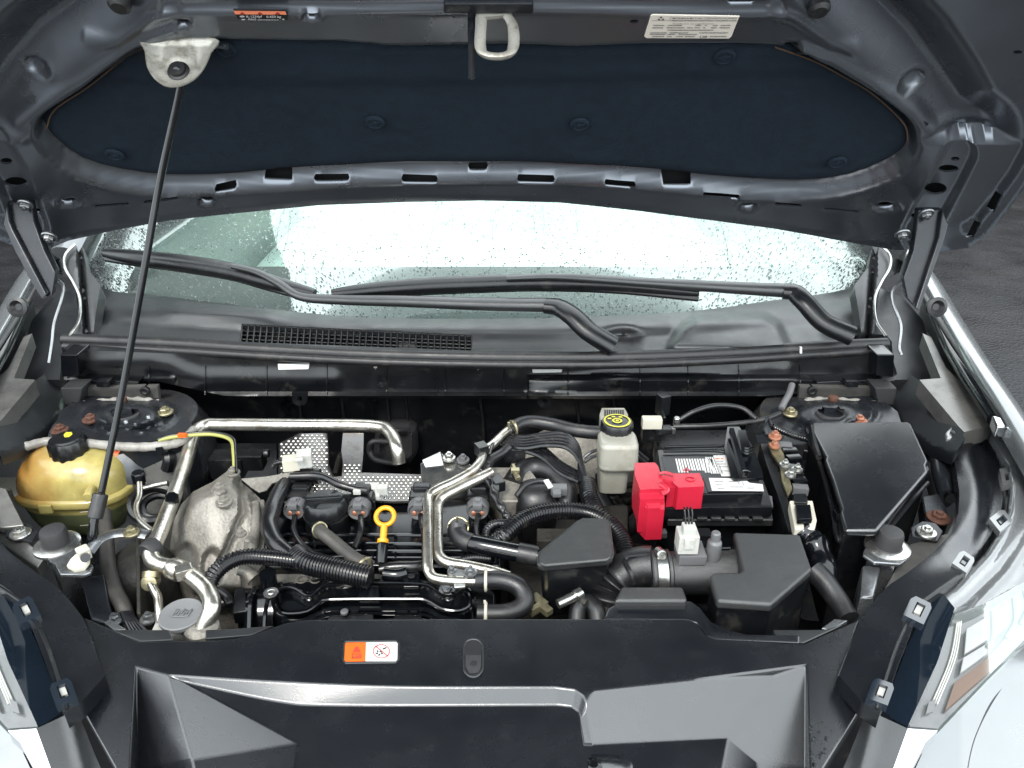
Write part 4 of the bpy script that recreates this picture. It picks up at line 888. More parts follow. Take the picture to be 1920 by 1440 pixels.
# ---- hood stops
for (cx, cy, P, side) in ((108, 1012, [(76, 1022), (90, 1008), (135, 1000), (150, 1012), (152, 1022), (160, 1048), (175, 1060), (170, 1072), (155, 1078), (112, 1077), (104, 1060), (88, 1048), (76, 1036)], 'left'), (1663, 1016, [(1620, 1030), (1630, 1018), (1650, 1008), (1680, 1010), (1704, 1026), (1702, 1048), (1690, 1058), (1640, 1054), (1618, 1040)], 'right')):
    bm = B(); prism(bm, [(x, y, .915) for x, y in P], .006); prism(bm, [(x, y, .909) for x, y in [(P[0][0]+8, P[0][1]+6), (P[3][0]-8, P[3][1]+4), (P[-3][0]-4 if side == 'left' else P[-3][0]-8, P[-3][1]-6), (P[-1][0]+14, P[-1][1]+2)]], .16, .9)
    st = finish(bm, 'stop_bracket', 'steel_grey', ROOT, side+' pressed bracket carrying a rubber hood stop', bevel=.002)
    bm = B(); lathe(bm, U(cx, cy+12, .914), [(.023, 0), (.021, .004), (.0175, .006), (.0172, .024), (.0155, .029), (.006, .031), (0, .0305)], 28); finish(bm, 'stop_rubber', 'grey_rubber', st)
    bm = B(); lathe(bm, U(cx, cy+12, .912), [(.030, 0), (.030, .004), (.024, .007)], 28); finish(bm, 'stop_collar', 'zinc', st)
bm = B(); prism(bm, [(1617, 1058, .90), (1652, 1062, .90), (1640, 1120, .90), (1612, 1120, .90)], .10); finish(bm, 'stop_leg', 'steel_grey', ROOT, bevel=.004)
# prop rod
bm = B(); top_ = pk(-.001, .042, -.012); grip1 = DP(190, 925, 1.09); basep = U(160, 1046, .935)
tube(bm, [pk(0, .046, .006), top_, DP(300, 340, 1.02), DP(268, 520, 1.045), DP(230, 730, 1.075), grip1], .0050, 10); tube(bm, [grip1, DP(176, 978, 1.085), DP(172, 1010, 1.085), DP(163, 1030, 1.09), basep], .0062, 10)
pr = finish(bm, 'prop_rod', 'gloss_plastic', ROOT, 'thin black rod holding the hood up', smooth=80)
bm = B(); tube(bm, [DP(189, 926, 1.088), DP(178, 972, 1.083)], .0105, 14, smooth=1); finish(bm, 'rod_grip', 'rubber', pr, bevel=.002)
bm = B(); prism(bm, [(124, 1060, .922), (132, 1048, .926), (150, 1030, .938), (168, 1034, .938), (168, 1050, .928), (158, 1064, .92), (138, 1068, .92)], .006); lathe(bm, U(160, 1046, .925), [(.010, 0), (.011, .016), (.008, .017)], 4); finish(bm, 'rod_clip', 'clip_white', pr, 'cream plastic pivot clip', bevel=.002)
# side bolts and brackets
for (x, y, X1) in ((38, 1000, -1), (1737, 998, 1)):
    bm = B(); P = [(x-30, y-10), (x-8, y-22), (x+18, y-18), (x+32, y-2), (x+22, y+16), (x-10, y+10), (x-28, y+6)]; prism(bm, [(a, b_, .905) for a, b_ in P], .004); bb = finish(bm, 'fender_bracket', 'dark_metal', ROOT, bevel=.002)
    bolt(U(x, y, .908), .009, UZ, bb, 'zinc')
bolt(U(1760, 970, .89), .011, UZ, ROOT, 'rust')
bm = B(); prism(bm, [(0, 985, .90), (45, 1010, .90), (85, 1045, .895), (70, 1065, .89), (20, 1030, .89), (-40, 1000, .89)], .02); prism(bm, [(-40, 905, .93), (10, 915, .93), (45, 985, .91), (0, 990, .91), (-50, 960, .92)], .01); finish(bm, 'support_panel', 'apron_metal', ROOT, bevel=.002)
bm = B(); prism(bm, [(1706, 1020, .89), (1775, 1000, .90), (1795, 960, .90), (1800, 985, .905), (1770, 1030, .90), (1700, 1085, .895), (1660, 1100, .89)], .02); finish(bm, 'support_panel', 'apron_metal', ROOT, bevel=.002)
# ================================================================== things in the bay
# ---- coolant reservoir
def superslices(bm, c, sl, seg=36, n_=2.8):
    """stack of rounded-rectangle slices: (z, half x, half y, dx, dy)"""
    rings = []
    for (z, a, b_, dx, dy) in sl:
        ring = []
        for k_ in range(seg):
            t_ = 2*math.pi*k_/seg; cc, ss = math.cos(t_), math.sin(t_)
            ring.append(bm.verts.new(Vector((c.x+dx+a*math.copysign(abs(cc)**(2/n_), cc), c.y+dy+b_*math.copysign(abs(ss)**(2/n_), ss), z))))
        rings.append(ring)
    for a, b_ in zip(rings, rings[1:]):
        for k_ in range(seg): bm.faces.new((a[k_], a[(k_+1) % seg], b_[(k_+1) % seg], b_[k_]))
    bm.faces.new(rings[0][::-1]); bm.faces.new(rings[-1])
rcn = U(152, 905, .84)
bm = B(); superslices(bm, rcn, [(.755, .045, .03, .0, .0), (.760, .062, .045, 0, 0), (.775, .078, .058, 0, 0), (.80, .087, .064, 0, 0), (.832, .093, .068, 0, 0), (.835, .100, .074, 0, 0), (.838, .101, .075, 0, 0), (.845, .101, .075, 0, 0), (.848, .100, .074, 0, 0), (.850, .094, .069, 0, 0), (.868, .092, .067, .001, 0), (.885, .086, .062, .002, 0), (.900, .074, .052, .002, 0), (.909, .056, .038, .0, 0), (.914, .032, .020, -.008, 0)])
rv = finish(bm, 'coolant_reservoir', 'reservoir_plastic', ROOT, 'yellowed translucent coolant tank with orange stains', smooth=55)
bm = B(); cpos = U(133, 852, .905)
lathe(bm, cpos, [(.024, -.012), (.024, .0)], 24); lathe(bm, cpos, [(.0295, -.002), (.031, .004), (.0305, .026), (.027, .031), (.0235, .031), (.022, .034), (.0, .035)], 48, ribs=(12, .07, 0, 2)); finish(bm, 'cap', 'dark_plastic', rv, 'black ribbed cap')
bm = B(); qz = cpos.z+.0356; flatpoly(bm, [(119, 815), (124, 810), (134, 810), (136, 814), (130, 819), (121, 820)], lambda x, y: U(x, y, qz)); finish(bm, 'cap_mark', 'yellow_print', rv)
def tankp(x, y): return DP(x, y, 1.2)
lbl = [(184, 848), (203, 834), (232, 836), (218, 857), (200, 858)]
bm = B(); flatpoly(bm, lbl, lambda x, y: U(x, y, .906-.0007*(y-845))); finish(bm, 'hot_label', 'orange_print', rv)
bm = B(); flatpoly(bm, [(166, 857), (178, 850), (198, 855), (194, 863), (174, 865)], lambda x, y: U(x, y, .902-.0007*(y-855))); finish(bm, 'white_label', 'white_print', rv)
bm = B()
for a in ((168, 857, 174, 862), (180, 853, 186, 858), (190, 857, 194, 861)): flatpoly(bm, [(a[0], a[1]), (a[2], a[1]), (a[2], a[3]), (a[0], a[3])], lambda x, y: U(x, y, .9032-.0007*(y-855)))
flatpoly(bm, [(204, 840), (212, 838), (208, 850), (200, 852)], lambda x, y: U(x, y, .9075-.0007*(y-845))); finish(bm, 'label_mark', 'black_print', rv)
bm = B(); box(bm, rcn+Vector((-.02, -.0765, .0)), (.022, .006, .016)); tube(bm, [rcn+Vector((.055, -.060, .03)), rcn+Vector((.06, -.085, .028))], .008, 12, smooth=1); finish(bm, 'tank_lug', 'reservoir_plastic', rv, bevel=.0015)
bm = B(); prism(bm, [(-10, 895, .86), (52, 893, .86), (46, 925, .85), (26, 930, .85), (20, 915, .85), (-10, 918, .85)], .006); finish(bm, 'tank_bracket', 'tank_white', rv, bevel=.001)
bm = B(); 
for yy, w_ in ((960, 20), (985, 26)): flatpoly(bm, [(150, yy), (150+w_, yy-2), (150+w_, yy-1), (150, yy+1)], lambda x, y: YP(x, y, rcn.y-.0735+(.004 if y > 970 else 0)))
finish(bm, 'level_mark', 'paper', rv)

# ---- air conditioning pipes
bm = B(); tube(bm, [(748, 868, .87), (744, 840, .895), (732, 812, .905), (700, 799, .905), (560, 797, .905), (420, 796, .905), (385, 798, .905), (364, 815, .905), (350, 860, .905), (330, 920, .90), (305, 985, .90), (288, 1025, .90), (284, 1045, .895), (298, 1058, .89), (335, 1068, .89), (365, 1085, .89), (390, 1110, .885), (397, 1140, .88), (380, 1180, .86)], .0115, 16)
ac = finish(bm, 'refrigerant_pipe', 'pipe_alu', ROOT, 'thick bright aluminium pipe running along the firewall and down the left', smooth=80)
bm = B(); tube(bm, [(262, 905, .90), (262, 930, .89), (256, 950, .885), (262, 975, .885), (290, 1000, .885)], .0045, 10); tube(bm, [(268, 915, .895), (290, 910, .895), (315, 905, .90)], .004, 8); finish(bm, 'service_branch', 'pipe_alu', ac, smooth=80)
for (x, y, z) in ((262, 903, .905), (322, 943, .91)):
    bm = B(); ax = Vector((0, 0, 1)) if x < 300 else Vector((.3, -.3, .8)); lathe(bm, U(x, y, z-.01), [(.0075, -.014), (.0075, .0)], 16, ax); lathe(bm, U(x, y, z-.01), [(.0105, 0), (.0105, .016), (.009, .018), (0, .018)], 8, ax); finish(bm, 'service_cap', 'gloss_plastic', ac, smooth=35)
for (x, y, z, a) in ((283, 1030, .90, 0), (330, 1068, .89, 1)):
    bm = B(); c = U(x, y, z); d = Vector((-.35, -.9, -.05)) if a == 0 else Vector((.9, -.45, 0)); lathe(bm, c-d.normalized()*.010, [(.0135, 0), (.0150, .003), (.0150, .017), (.0135, .020)], 20, d); finish(bm, 'pipe_clamp', 'grey_rubber' if a == 0 else 'pipe_alu', ac)
bm = B(); lathe(bm, U(378, 1176, .862), [(.022, -.02), (.022, .0), (.018, .004), (.013, .006)], 24); finish(bm, 'pipe_flange', 'cast_alu', ac)
bm = B(); box(bm, U(345, 1072, .897), (.022, .018, .016), Matrix.Rotation(.5, 3, 'Z')); finish(bm, 'clamp_block', 'pipe_alu', ac, bevel=.002)
bm = B(); tube(bm, [(300, 1165, .85), (298, 1140, .86), (296, 1120, .865), (290, 1108, .87), (282, 1092, .875), (283, 1080, .88)], .0058, 10); sp2 = finish(bm, 'thin_pipe', 'pipe_alu', ROOT, smooth=80)
bm = B(); lathe(bm, U(281, 1092, .875), [(.010, -.012), (.011, -.008), (.011, .004), (.007, .006)], 18, Vector((0, -.8, .4))); lathe(bm, U(283, 1083, .88), [(.012, 0), (.012, .008)], 18, Vector((0, .6, .6))); finish(bm, 'pipe_joint', 'brass', sp2)
bm = B(); tube(bm, [(196, 962, .86), (200, 1010, .86), (203, 1060, .86), (214, 1105, .855), (232, 1140, .85), (244, 1180, .83)], .0105, 12); hs = finish(bm, 'return_hose', 'dusty_rubber', ROOT, 'dusty grey hose down the left of the bay', smooth=80)
bm = B()
for k_ in range(5): tube(bm, [(228+k_*4, 1148, .855-.001*k_), (236+k_*5, 1165, .85), (246+k_*7, 1185, .84)], .0032, 6)
finish(bm, 'cable_bundle', 'loom', ROOT)
bm = B(); tube(bm, [(165, 1036, .905), (185, 1012, .91), (215, 1000, .91), (250, 998, .91), (278, 1002, .908)], .010, 8, flat=.35); finish(bm, 'support_bar', 'steel_grey', ROOT, 'flat dusty support bar', smooth=60)
bolt(U(246, 998, .915), .007, UZ, ROOT, 'brass')

# ---- left side castings: pulley housing
bm = B(); lathe(bm, U(275, 1105, .79), [(.050, -.1), (.055, -.02), (.052, .04), (.042, .062), (.026, .068)], 32, sx=.85); 
cd = finish(bm, 'pump_housing', 'cast_dark', ROOT, 'dark dusty cast housing in the front left corner', smooth=60)
bm = B(); prism(bm, [(254, 1008, .875), (262, 1008, .875), (264, 1150, .855), (256, 1150, .855)], .08); finish(bm, 'housing_rib', 'cast_dark', cd, bevel=.002)
bm = B(); prism(bm, [(150, 1085, .87), (195, 1075, .87), (205, 1130, .86), (220, 1175, .85), (170, 1160, .86)], .12); finish(bm, 'inner_support', 'dark_metal', ROOT, bevel=.003)
for x, y in ((215, 1162), (278, 1160)): bolt(U(x, y, .85), .007, UZ, cd, 'steel_grey')
bm = B(); torus(bm, U(290, 945, .86), .034, .008, Vector((.2, -.3, 1)), 36, 8); torus(bm, U(295, 950, .85), .022, .006, Vector((.2, -.3, 1)), 30, 8); finish(bm, 'drive_pulley', 'dark_plastic', ROOT)
# ---- washer filler
bm = B(); lathe(bm, U(338, 1162, .855), [(.016, -.10), (.017, -.03), (.026, -.010), (.028, 0)], 28); prism(bm, [(300, 1150, .85), (318, 1135, .85), (322, 1180, .845), (285, 1182, .845)], .03)
wn_ = finish(bm, 'washer_neck', 'white_plastic', ROOT, 'white filler neck under a grey lid', smooth=50)
bm = B(); c = U(339, 1150, .872); lathe(bm, c, [(.0265, -.008), (.0285, -.006), (.0285, -.001), (.0265, .0), (.024, -.0008), (.0, -.0012)], 40, Vector((0, -.05, 1))); prism(bm, [c+Vector((.018, .014, 0)), c+Vector((.034, .018, 0)), c+Vector((.036, .010, 0)), c+Vector((.026, .004, 0))], .004)
wl = finish(bm, 'washer_lid', 'cap_grey', wn_, 'round grey lid with raised spray symbol', smooth=40)
bm = B(); 
for k_ in range(7): tube(bm, [c+Vector((-.010+k_*.0034, -.004+.003*(k_ % 2), .0005)), c+Vector((-.008+k_*.0034, .004, .0015)), c+Vector((-.006+k_*.003, .0075-.002*(k_ % 3), .0005))], .0008, 5, smooth=2)
tube(bm, [c+Vector((-.012, -.005, .0005)), c+Vector((0, -.007, .0008)), c+Vector((.012, -.005, .0005))], .0008, 5); finish(bm, 'lid_symbol', 'cap_grey', wn_)

# ---- cast engine mount
mp_ = [(317, 1050), (320, 1015), (326, 975), (340, 945), (362, 922), (385, 910), (398, 904), (425, 884), (438, 880), (450, 888), (454, 905), (470, 918), (488, 935), (493, 950), (494, 990), (488, 1040), (478, 1075), (470, 1120), (360, 1120), (320, 1085)]
def mtz(x, y):
    z = .905-.00055*max(0, y-930)-.00012*max(0, y-930)*0
    d = -sdf(x, y, mp_); z -= .03*(1-sst(0, 22, d))
    z += .012*math.exp(-((x-400)/55)**2)
    for cx, cy, a in ((350, 1040, 24), (398, 1050, 24)):
        q = math.hypot((x-cx)/a, (y-cy-14)/42); z -= .010*(1-sst(.6, 1.0, q))
    for cx, cy in ((412, 918), (420, 943), (437, 890)):
        z += .006*(1-sst(10, 15, math.hypot(x-cx, (y-cy)*1.3)))
    z -= .012*(1-sst(3, 9, pld(x, y, [(452, 905), (455, 960), (430, 1020), (410, 1060)])))*.9
    z += .004*(1-sst(1, 6, pld(x, y, [(462, 930), (470, 960), (468, 1040)])))
    return U(x, y, z)
bm = B(); region(bm, mp_, mtz, 4.5, skirt=Vector((0, 0, -.08))); em = finish(bm, 'engine_mount', 'cast_alu', ROOT, 'large dusty pale cast aluminium engine mount', smooth=60, recalc=False)
for x, y, r_ in ((412, 916, .008), (420, 941, .008), (437, 886, .007), (452, 1000, .005)): bolt(U(x, y, .912), r_, UZ, em, 'cast_alu')
bm = B(); tube(bm, [(440, 886, .915), (438, 850, .925), (432, 825, .93), (400, 815, .93), (360, 816, .93), (322, 820, .93), (298, 826, .925)], .0032, 8); ww = finish(bm, 'ground_wire', 'wire_yellow', ROOT, 'thin yellow and black wire arching over the pipe', smooth=80)
bm = B(); tube(bm, [(443, 886, .917), (441, 848, .926), (436, 821, .932), (402, 811, .932), (362, 812, .932), (324, 816, .932), (296, 824, .927)], .0024, 8); finish(bm, 'black_wire', 'loom', ww, smooth=80)
bm = B(); box(bm, U(342, 816, .934), (.014, .006, .006)); finish(bm, 'wire_tag', 'orange_print', ww)
bm = B()
for (x, y, a) in ((290, 832, .018), (300, 842, .012), (278, 838, .010)): box(bm, U(x, y, .915), (a, a*.7, a), Matrix.Rotation(.3, 3, 'Z'))
tube(bm, [(312, 840, .90), (318, 860, .89), (314, 880, .87)], .011, 8); finish(bm, 'ground_connector', 'dark_plastic', ROOT, bevel=.0015)
# mount extension and timing cover
bm = B(); prism(bm, [(452, 935, .885), (496, 935, .885), (498, 1000, .87), (492, 1060, .86), (470, 1090, .855), (448, 1080, .855), (462, 1000, .87)], .1); finish(bm, 'timing_cover', 'cast_alu', ROOT, bevel=.003)
bm = B(); tube(bm, [(478, 945, .892), (480, 990, .88), (470, 1050, .868)], .008, 10); lathe(bm, U(470, 1022, .87), [(.010, 0), (.008, .012), (.005, .014)], 12); finish(bm, 'timing_rib', 'cast_alu', ROOT)
# bracket plate to the white connector
bm = B(); prism(bm, [(452, 897, .915), (500, 893, .915), (540, 886, .915), (552, 882, .915), (540, 895, .912), (510, 905, .91), (500, 918, .905), (485, 922, .905), (470, 912, .91)], .003); finish(bm, 'harness_bracket', 'cast_alu', ROOT, bevel=.0008)
wc = bpy.data.objects.new('white_connector', None); COL.objects.link(wc); wc.parent = ROOT; wc.location = U(555, 865, .92)-wloc(ROOT)
bm = B(); rz = Matrix.Rotation(.22, 3, 'Z'); box(bm, U(546, 868, .925), (.026, .020, .022), rz); finish(bm, 'plug', 'clip_white', wc, bevel=.002)
bm = B(); box(bm, U(571, 859, .930), (.024, .024, .024), rz); box(bm, U(560, 862, .940), (.014, .008, .006), rz); finish(bm, 'socket', 'white_plastic', wc, bevel=.002)

# ---- embossed heat shield
hsP = [(522, 832), (560, 813), (614, 812), (617, 850), (616, 870), (626, 893), (641, 893), (643, 866), (640, 845), (643, 812), (682, 812), (681, 850), (678, 886), (795, 890), (792, 938), (740, 940), (640, 935), (560, 940), (503, 945), (504, 925), (520, 905), (523, 870)]
def hsz(x, y):
    z = .875+.00030*max(0, 890-y)
    if x < 625: z += .012*math.sin((x-520)/100*math.pi)
    em_ = max(0, math.sin((x+y*.0)/8.6*math.pi+ (0 if int(y/6.2) % 2 else 0))*math.sin((y)/6.6*math.pi))
    flat_ = (640 < x < 684 and y < 872)
    return U(x, y, z)
bm = B(); region(bm, hsP, hsz, 8, skirt=Vector((0, 0, -.004))); hsO = finish(bm, 'heat_shield', 'heat_shield', ROOT, 'dimpled silver heat shield behind the engine', smooth=80, recalc=False)
bm = B(); row = 0; y = 816
while y < 940:
    x = 524+(row % 2)*4.4
    while x < 795:
        if inpoly(x, y, hsP) and pld(x, y, hsP, True) > 3 and not (640 < x < 684 and y < 872): lathe(bm, hsz(x, y), [(.0029, -.0002), (.0023, .0014), (.0, .0021)], 8)
        x += 8.8
    y += 5.6; row += 1
finish(bm, 'dimple', 'dimple_glint', hsO, kind='stuff', smooth=80)
bm = B(); prism(bm, [(788, 868, .90), (830, 849, .905), (835, 858, .905), (862, 862, .90), (905, 880, .895), (915, 905, .885), (800, 925, .88), (790, 905, .885)], .05); hc = finish(bm, 'manifold_cover', 'zinc', ROOT, 'dull galvanised cover plate', bevel=.002)
bm = B(); prism(bm, [(792, 862, .925), (826, 846, .93), (832, 872, .915), (798, 876, .915)], .003); finish(bm, 'cover_flap', 'zinc', hc, bevel=.0008)
bolt(U(842, 858, .91), .007, UZ, hc); bolt(U(868, 862, .905), .007, UZ, hc, 'grey_plastic')
bm = B(); prism(bm, [(915, 875, .90), (990, 875, .90), (1010, 900, .895), (1000, 940, .88), (940, 940, .88), (918, 915, .885)], .06); finish(bm, 'head_casting', 'cast_alu', ROOT, bevel=.003)
bm = B(); tube(bm, [(962, 873, .91), (966, 885, .908), (972, 898, .905)], .005, 6); box(bm, U(966, 882, .912), (.014, .010, .006)); finish(bm, 'cable_tie', 'brass', ROOT, bevel=.001)
# expansion valve on the firewall
bm = B(); o_ = [(705, 800), (765, 798), (780, 808), (782, 850), (770, 868), (740, 874), (715, 870), (700, 850)]; region(bm, o_, lambda x, y: YP(x, y, 1.38-.02*(1-sst(0, 9, abs(sdf(x, y, o_)+9)))), 5, skirt=Vector((0, .03, 0))); tube(bm, [YP(742, 830, 1.33), YP(700, 828, 1.32), YP(693, 845, 1.32), YP(705, 862, 1.31), YP(745, 870, 1.30)], .006, 10)
finish(bm, 'pipe_grommet', 'grey_rubber', fw, smooth=60, recalc=False)

# ---- valve cover and ignition coils
bm = B()
prism(bm, [(500, 935, .862), (905, 935, .862), (935, 1000, .862), (940, 1062, .848), (490, 1062, .848), (490, 1000, .862)], .12)
vc = finish(bm, 'valve_cover', 'gloss_plastic', ROOT, 'black plastic valve cover', bevel=.006, seg=3)
bm = B()
for y, z in ((1003, .868), (1020, .864), (1034, .860), (1047, .856)): tube(bm, [U(x, y+.002*(x-700), z) for x in (498, 600, 700, 800, 920)], .0028, 6)
for x in (512, 590, 640, 700, 742, 820, 870, 925): tube(bm, [(x, 1000, .868), (x, 1025, .862), (x, 1052, .855)], .0026, 6)
tube(bm, [(498, 1000, .868), (512, 1000, .868), (513, 1048, .857), (498, 1048, .857), (498, 1000, .868)], .002, 6, smooth=1)
finish(bm, 'rib', 'gloss_plastic', vc)
for i, (x, y) in enumerate(((554, 955), (674, 955), (786, 955), (896, 955))):
    e = bpy.data.objects.new('ignition_coil', None); COL.objects.link(e); e.parent = ROOT; c = U(x, y, .885); e.location = c-wloc(ROOT)
    bm = B(); box(bm, c+Vector((0, .030, .002)), (.036, .036, .022)); box(bm, c+Vector((0, .040, .014)), (.028, .018, .010)); box(bm, c+Vector((0, .02, -.02)), (.026, .03, .03)); finish(bm, 'coil_body', 'dark_plastic', e, bevel=.004)
    bm = B(); q = Vector((0, -1, .15)); lathe(bm, c+Vector((0, .012, 0)), [(.0145, 0), (.0155, .004), (.0150, .020), (.0135, .024), (.0115, .020)], 22, q, sx=1.15); box(bm, c+Vector((0, -.004, .0135)), (.014, .022, .008)); box(bm, c+Vector((0, -.001, .018)), (.009, .008, .005)); finish(bm, 'coil_connector', 'grey_plastic', e, bevel=.001)
    bm = B()
    for dx in (-.0065, .0065): lathe(bm, c+Vector((dx, -.006, -.002)), [(.0042, 0), (.0042, .003), (.003, .004)], 12, q)
    finish(bm, 'seal_ring', 'copper', e)
def hose(name, pts, r, m='rubber', label=None, corr=None, parent=None, **kw):
    bm = B(); tube(bm, pts, r, 14, corr=corr, **kw); return finish(bm, name, m, parent or ROOT, label, smooth=60 if not corr else 50)
CW = dict(corr=(.0044, .13))
hose('coil_wire', [(553, 968, .885), (552, 995, .885), (566, 1020, .88), (590, 1038, .878), (620, 1048, .875)], .0045, 'loom', corr=(.003, .12))
hose('coil_wire', [(676, 968, .885), (677, 990, .885), (672, 1010, .88), (664, 1028, .875)], .0045, 'loom')
hose('coil_wire', [(788, 966, .885), (792, 990, .885), (796, 1012, .88), (796, 1040, .875), (798, 1062, .87)], .0042, 'loom')
hose('coil_wire', [(897, 966, .885), (893, 985, .885), (895, 1005, .88), (904, 1020, .875)], .0045, 'loom', corr=(.003, .12))
# oil cap
bm = B(); c = U(612, 962, .885)
lathe(bm, c, [(.034, -.04), (.033, -.006), (.035, -.002), (.035, .002)], 36); lathe(bm, c, [(.033, .003), (.034, .010), (.031, .022), (.027, .026), (0, .027)], 40, ribs=(14, .05, 0, 2))
oc = finish(bm, 'oil_filler_cap', 'dark_plastic', ROOT, 'round black oil filler cap', smooth=45)
bm = B(); box(bm, c+Vector((0, 0, .028)), (.056, .012, .010), Matrix.Rotation(.12, 3, 'Z')); finish(bm, 'grip', 'dark_plastic', oc, bevel=.003)
# dipstick: its looped handle leans back out of the tube
bm = B(); c = U(722, 968, .905); dax = Vector((0, -.55, .83)); torus(bm, c, .0135, .0036, dax, 36, 10); 
dn = Vector((0, -.83, -.55))
box(bm, c+dn*.0265, (.010, .006, .026), Matrix.Rotation(-math.acos(.55)+.0, 3, 'X') @ Matrix.Rotation(R(0), 3, 'Z')) if 0 else tube(bm, [c+dn*.014, c+dn*.026, c+dn*.038], .0052, 10, smooth=1)
lathe(bm, c+dn*.036, [(.0085, 0), (.0085, .005), (.006, .007)], 18, dn)
ds = finish(bm, 'dipstick', 'yellow_plastic', ROOT, 'bright yellow ring handled oil dipstick', smooth=60)
bm = B(); lathe(bm, c+dn*.042, [(.0078, 0), (.0085, .004), (.0085, .03)], 18, dn); finish(bm, 'dipstick_tube', 'gloss_plastic', ds)
# breather hose
h_ = hose('breather_hose', [(596, 992, .895), (606, 1000, .90), (626, 1016, .895), (652, 1038, .89), (680, 1058, .885), (690, 1068, .88)], .0098, 'dusty_rubber', 'brown grey breather hose with spring clamp')
bm = B(); torus(bm, U(685, 1061, .884), .0108, .0022, Vector((.5, -.5, .1)), 20, 8); torus(bm, U(600, 994, .897), .0112, .0016, Vector((.5, -.5, .3)), 20, 6); box(bm, U(692, 1052, .895), (.004, .003, .012)); finish(bm, 'spring_clamp', 'brass', h_)
bm = B(); lathe(bm, U(600, 985, .885), [(.0155, -.02), (.0155, .004), (.012, .006)], 20); finish(bm, 'breather_port', 'gloss_plastic', h_)
# main harness
hose('engine_harness', [(600, 893, .90), (566, 893, .90), (540, 902, .90), (524, 925, .90), (511, 955, .90), (505, 985, .898), (515, 1015, .895), (540, 1040, .89), (570, 1056, .885), (610, 1066, .882), (650, 1076, .88), (690, 1084, .875)], .0128, 'loom', 'thick taped black engine harness', rf=lambda s: 1+.02*math.sin(s*55))
hose('corrugated_loom', [(555, 1040, .888), (575, 1055, .888), (610, 1064, .886), (650, 1073, .884), (695, 1083, .88)], .0165, 'loom', 'thick ribbed black loom across the engine', **CW)
hose('corrugated_loom', [(392, 1098, .88), (402, 1076, .89), (425, 1056, .895), (460, 1044, .896), (510, 1046, .892), (560, 1052, .888)], .0118, 'loom', 'ribbed black loom arching from the left', **CW)
hose('harness_branch', [(545, 893, .91), (600, 893, .912), (635, 908, .91), (665, 917, .905), (690, 920, .905)], .0065, 'loom')
hose('corrugated_loom', [(510, 876, .90), (520, 868, .905), (545, 866, .91)], .005, 'loom', corr=(.003, .15))
for k_ in range(3): hose('coil_wire', [(620+k_*10, 1046, .885), (650+k_*14, 1044, .89), (690+k_*6, 1056, .885)], .003, 'loom')
bm = B(); prism(bm, [(684, 904, .905), (708, 904, .905), (712, 915, .90), (712, 930, .895), (704, 930, .895), (702, 916, .90), (690, 916, .90), (688, 930, .895), (682, 930, .895)], .008); box(bm, U(718, 918, .90), (.016, .012, .014)); box(bm, U(670, 921, .905), (.012, .010, .008)); finish(bm, 'harness_clip', 'white_plastic', ROOT, bevel=.001)
bm = B(); prism(bm, [(640, 925, .89), (700, 922, .89), (704, 940, .885), (650, 944, .885)], .02); finish(bm, 'cover_block', 'dark_plastic', ROOT, bevel=.003)

# ---- block and intake manifold at the front
bm = B(); prism(bm, [(480, 1070, .835), (720, 1070, .835), (720, 1112, .825), (470, 1118, .825)], .1); blk_ = finish(bm, 'engine_block', 'cast_alu', ROOT, bevel=.003)
bm = B()
for x in (566, 592): torus(bm, U(x, 1086, .8365), .008, .0012, seg=20, s2=6)
finish(bm, 'cast_boss', 'cast_alu', blk_)
lobe = [(518, 1135), (514, 1118), (522, 1106), (538, 1102), (555, 1106), (572, 1117), (586, 1117), (600, 1104), (620, 1097), (700, 1094), (790, 1096), (812, 1104), (828, 1116), (848, 1118), (862, 1108), (876, 1110), (882, 1122), (878, 1138), (858, 1146), (828, 1142), (798, 1126), (760, 1124), (620, 1125), (600, 1132), (576, 1148), (540, 1152), (524, 1146)]
lobe = cat2(lobe, 3)
bm = B(); prism(bm, [(462, 1108, .82), (520, 1092, .835), (600, 1082, .84), (900, 1082, .84), (930, 1110, .83), (930, 1200, .80), (450, 1200, .80)], .1)
im = finish(bm, 'intake_manifold', 'gloss_plastic', ROOT, 'glossy black intake manifold with raised lobed rim', bevel=.005)
bm = B(); 
def lz(x, y): 
    d = sdf(x, y, lobe); return U(x, y, .848-.0002*(y-1095)+.012*(1-sst(0, 6, abs(d)))*1.0)
lo2 = [(x+(x-700)*.03+(0), y+(7 if y > 1120 else -7)) for x, y in lobe]
region(bm, lo2, lz, 3.2, skirt=Vector((0, 0, -.03))); finish(bm, 'manifold_rim', 'gloss_plastic', im, smooth=50, recalc=False)
bm = B(); tube(bm, [lz(x, y)+Vector((0, 0, .001)) for x, y in lobe+lobe[:1]], .0020, 6, raw=True); finish(bm, 'rim_bead', 'gloss_plastic', im)
bm = B(); tube(bm, [lz(x+(x-700)*.022, y+(5 if y > 1120 else -5))+Vector((0, 0, .0015)) for x, y in lobe+lobe[:1]], .0016, 6, raw=True); finish(bm, 'rim_bead', 'gloss_plastic', im)
bm = B(); tube(bm, [U(x, y+16, .842) for x, y in [(530, 1145), (560, 1150), (600, 1134), (625, 1126), (760, 1126), (800, 1128), (830, 1142), (860, 1148)]], .0035, 6)
tube(bm, [U(x, y+24, .838) for x, y in [(530, 1145), (575, 1146), (625, 1128), (760, 1127), (800, 1130), (840, 1146)]], .0025, 6); finish(bm, 'manifold_rib', 'gloss_plastic', im)
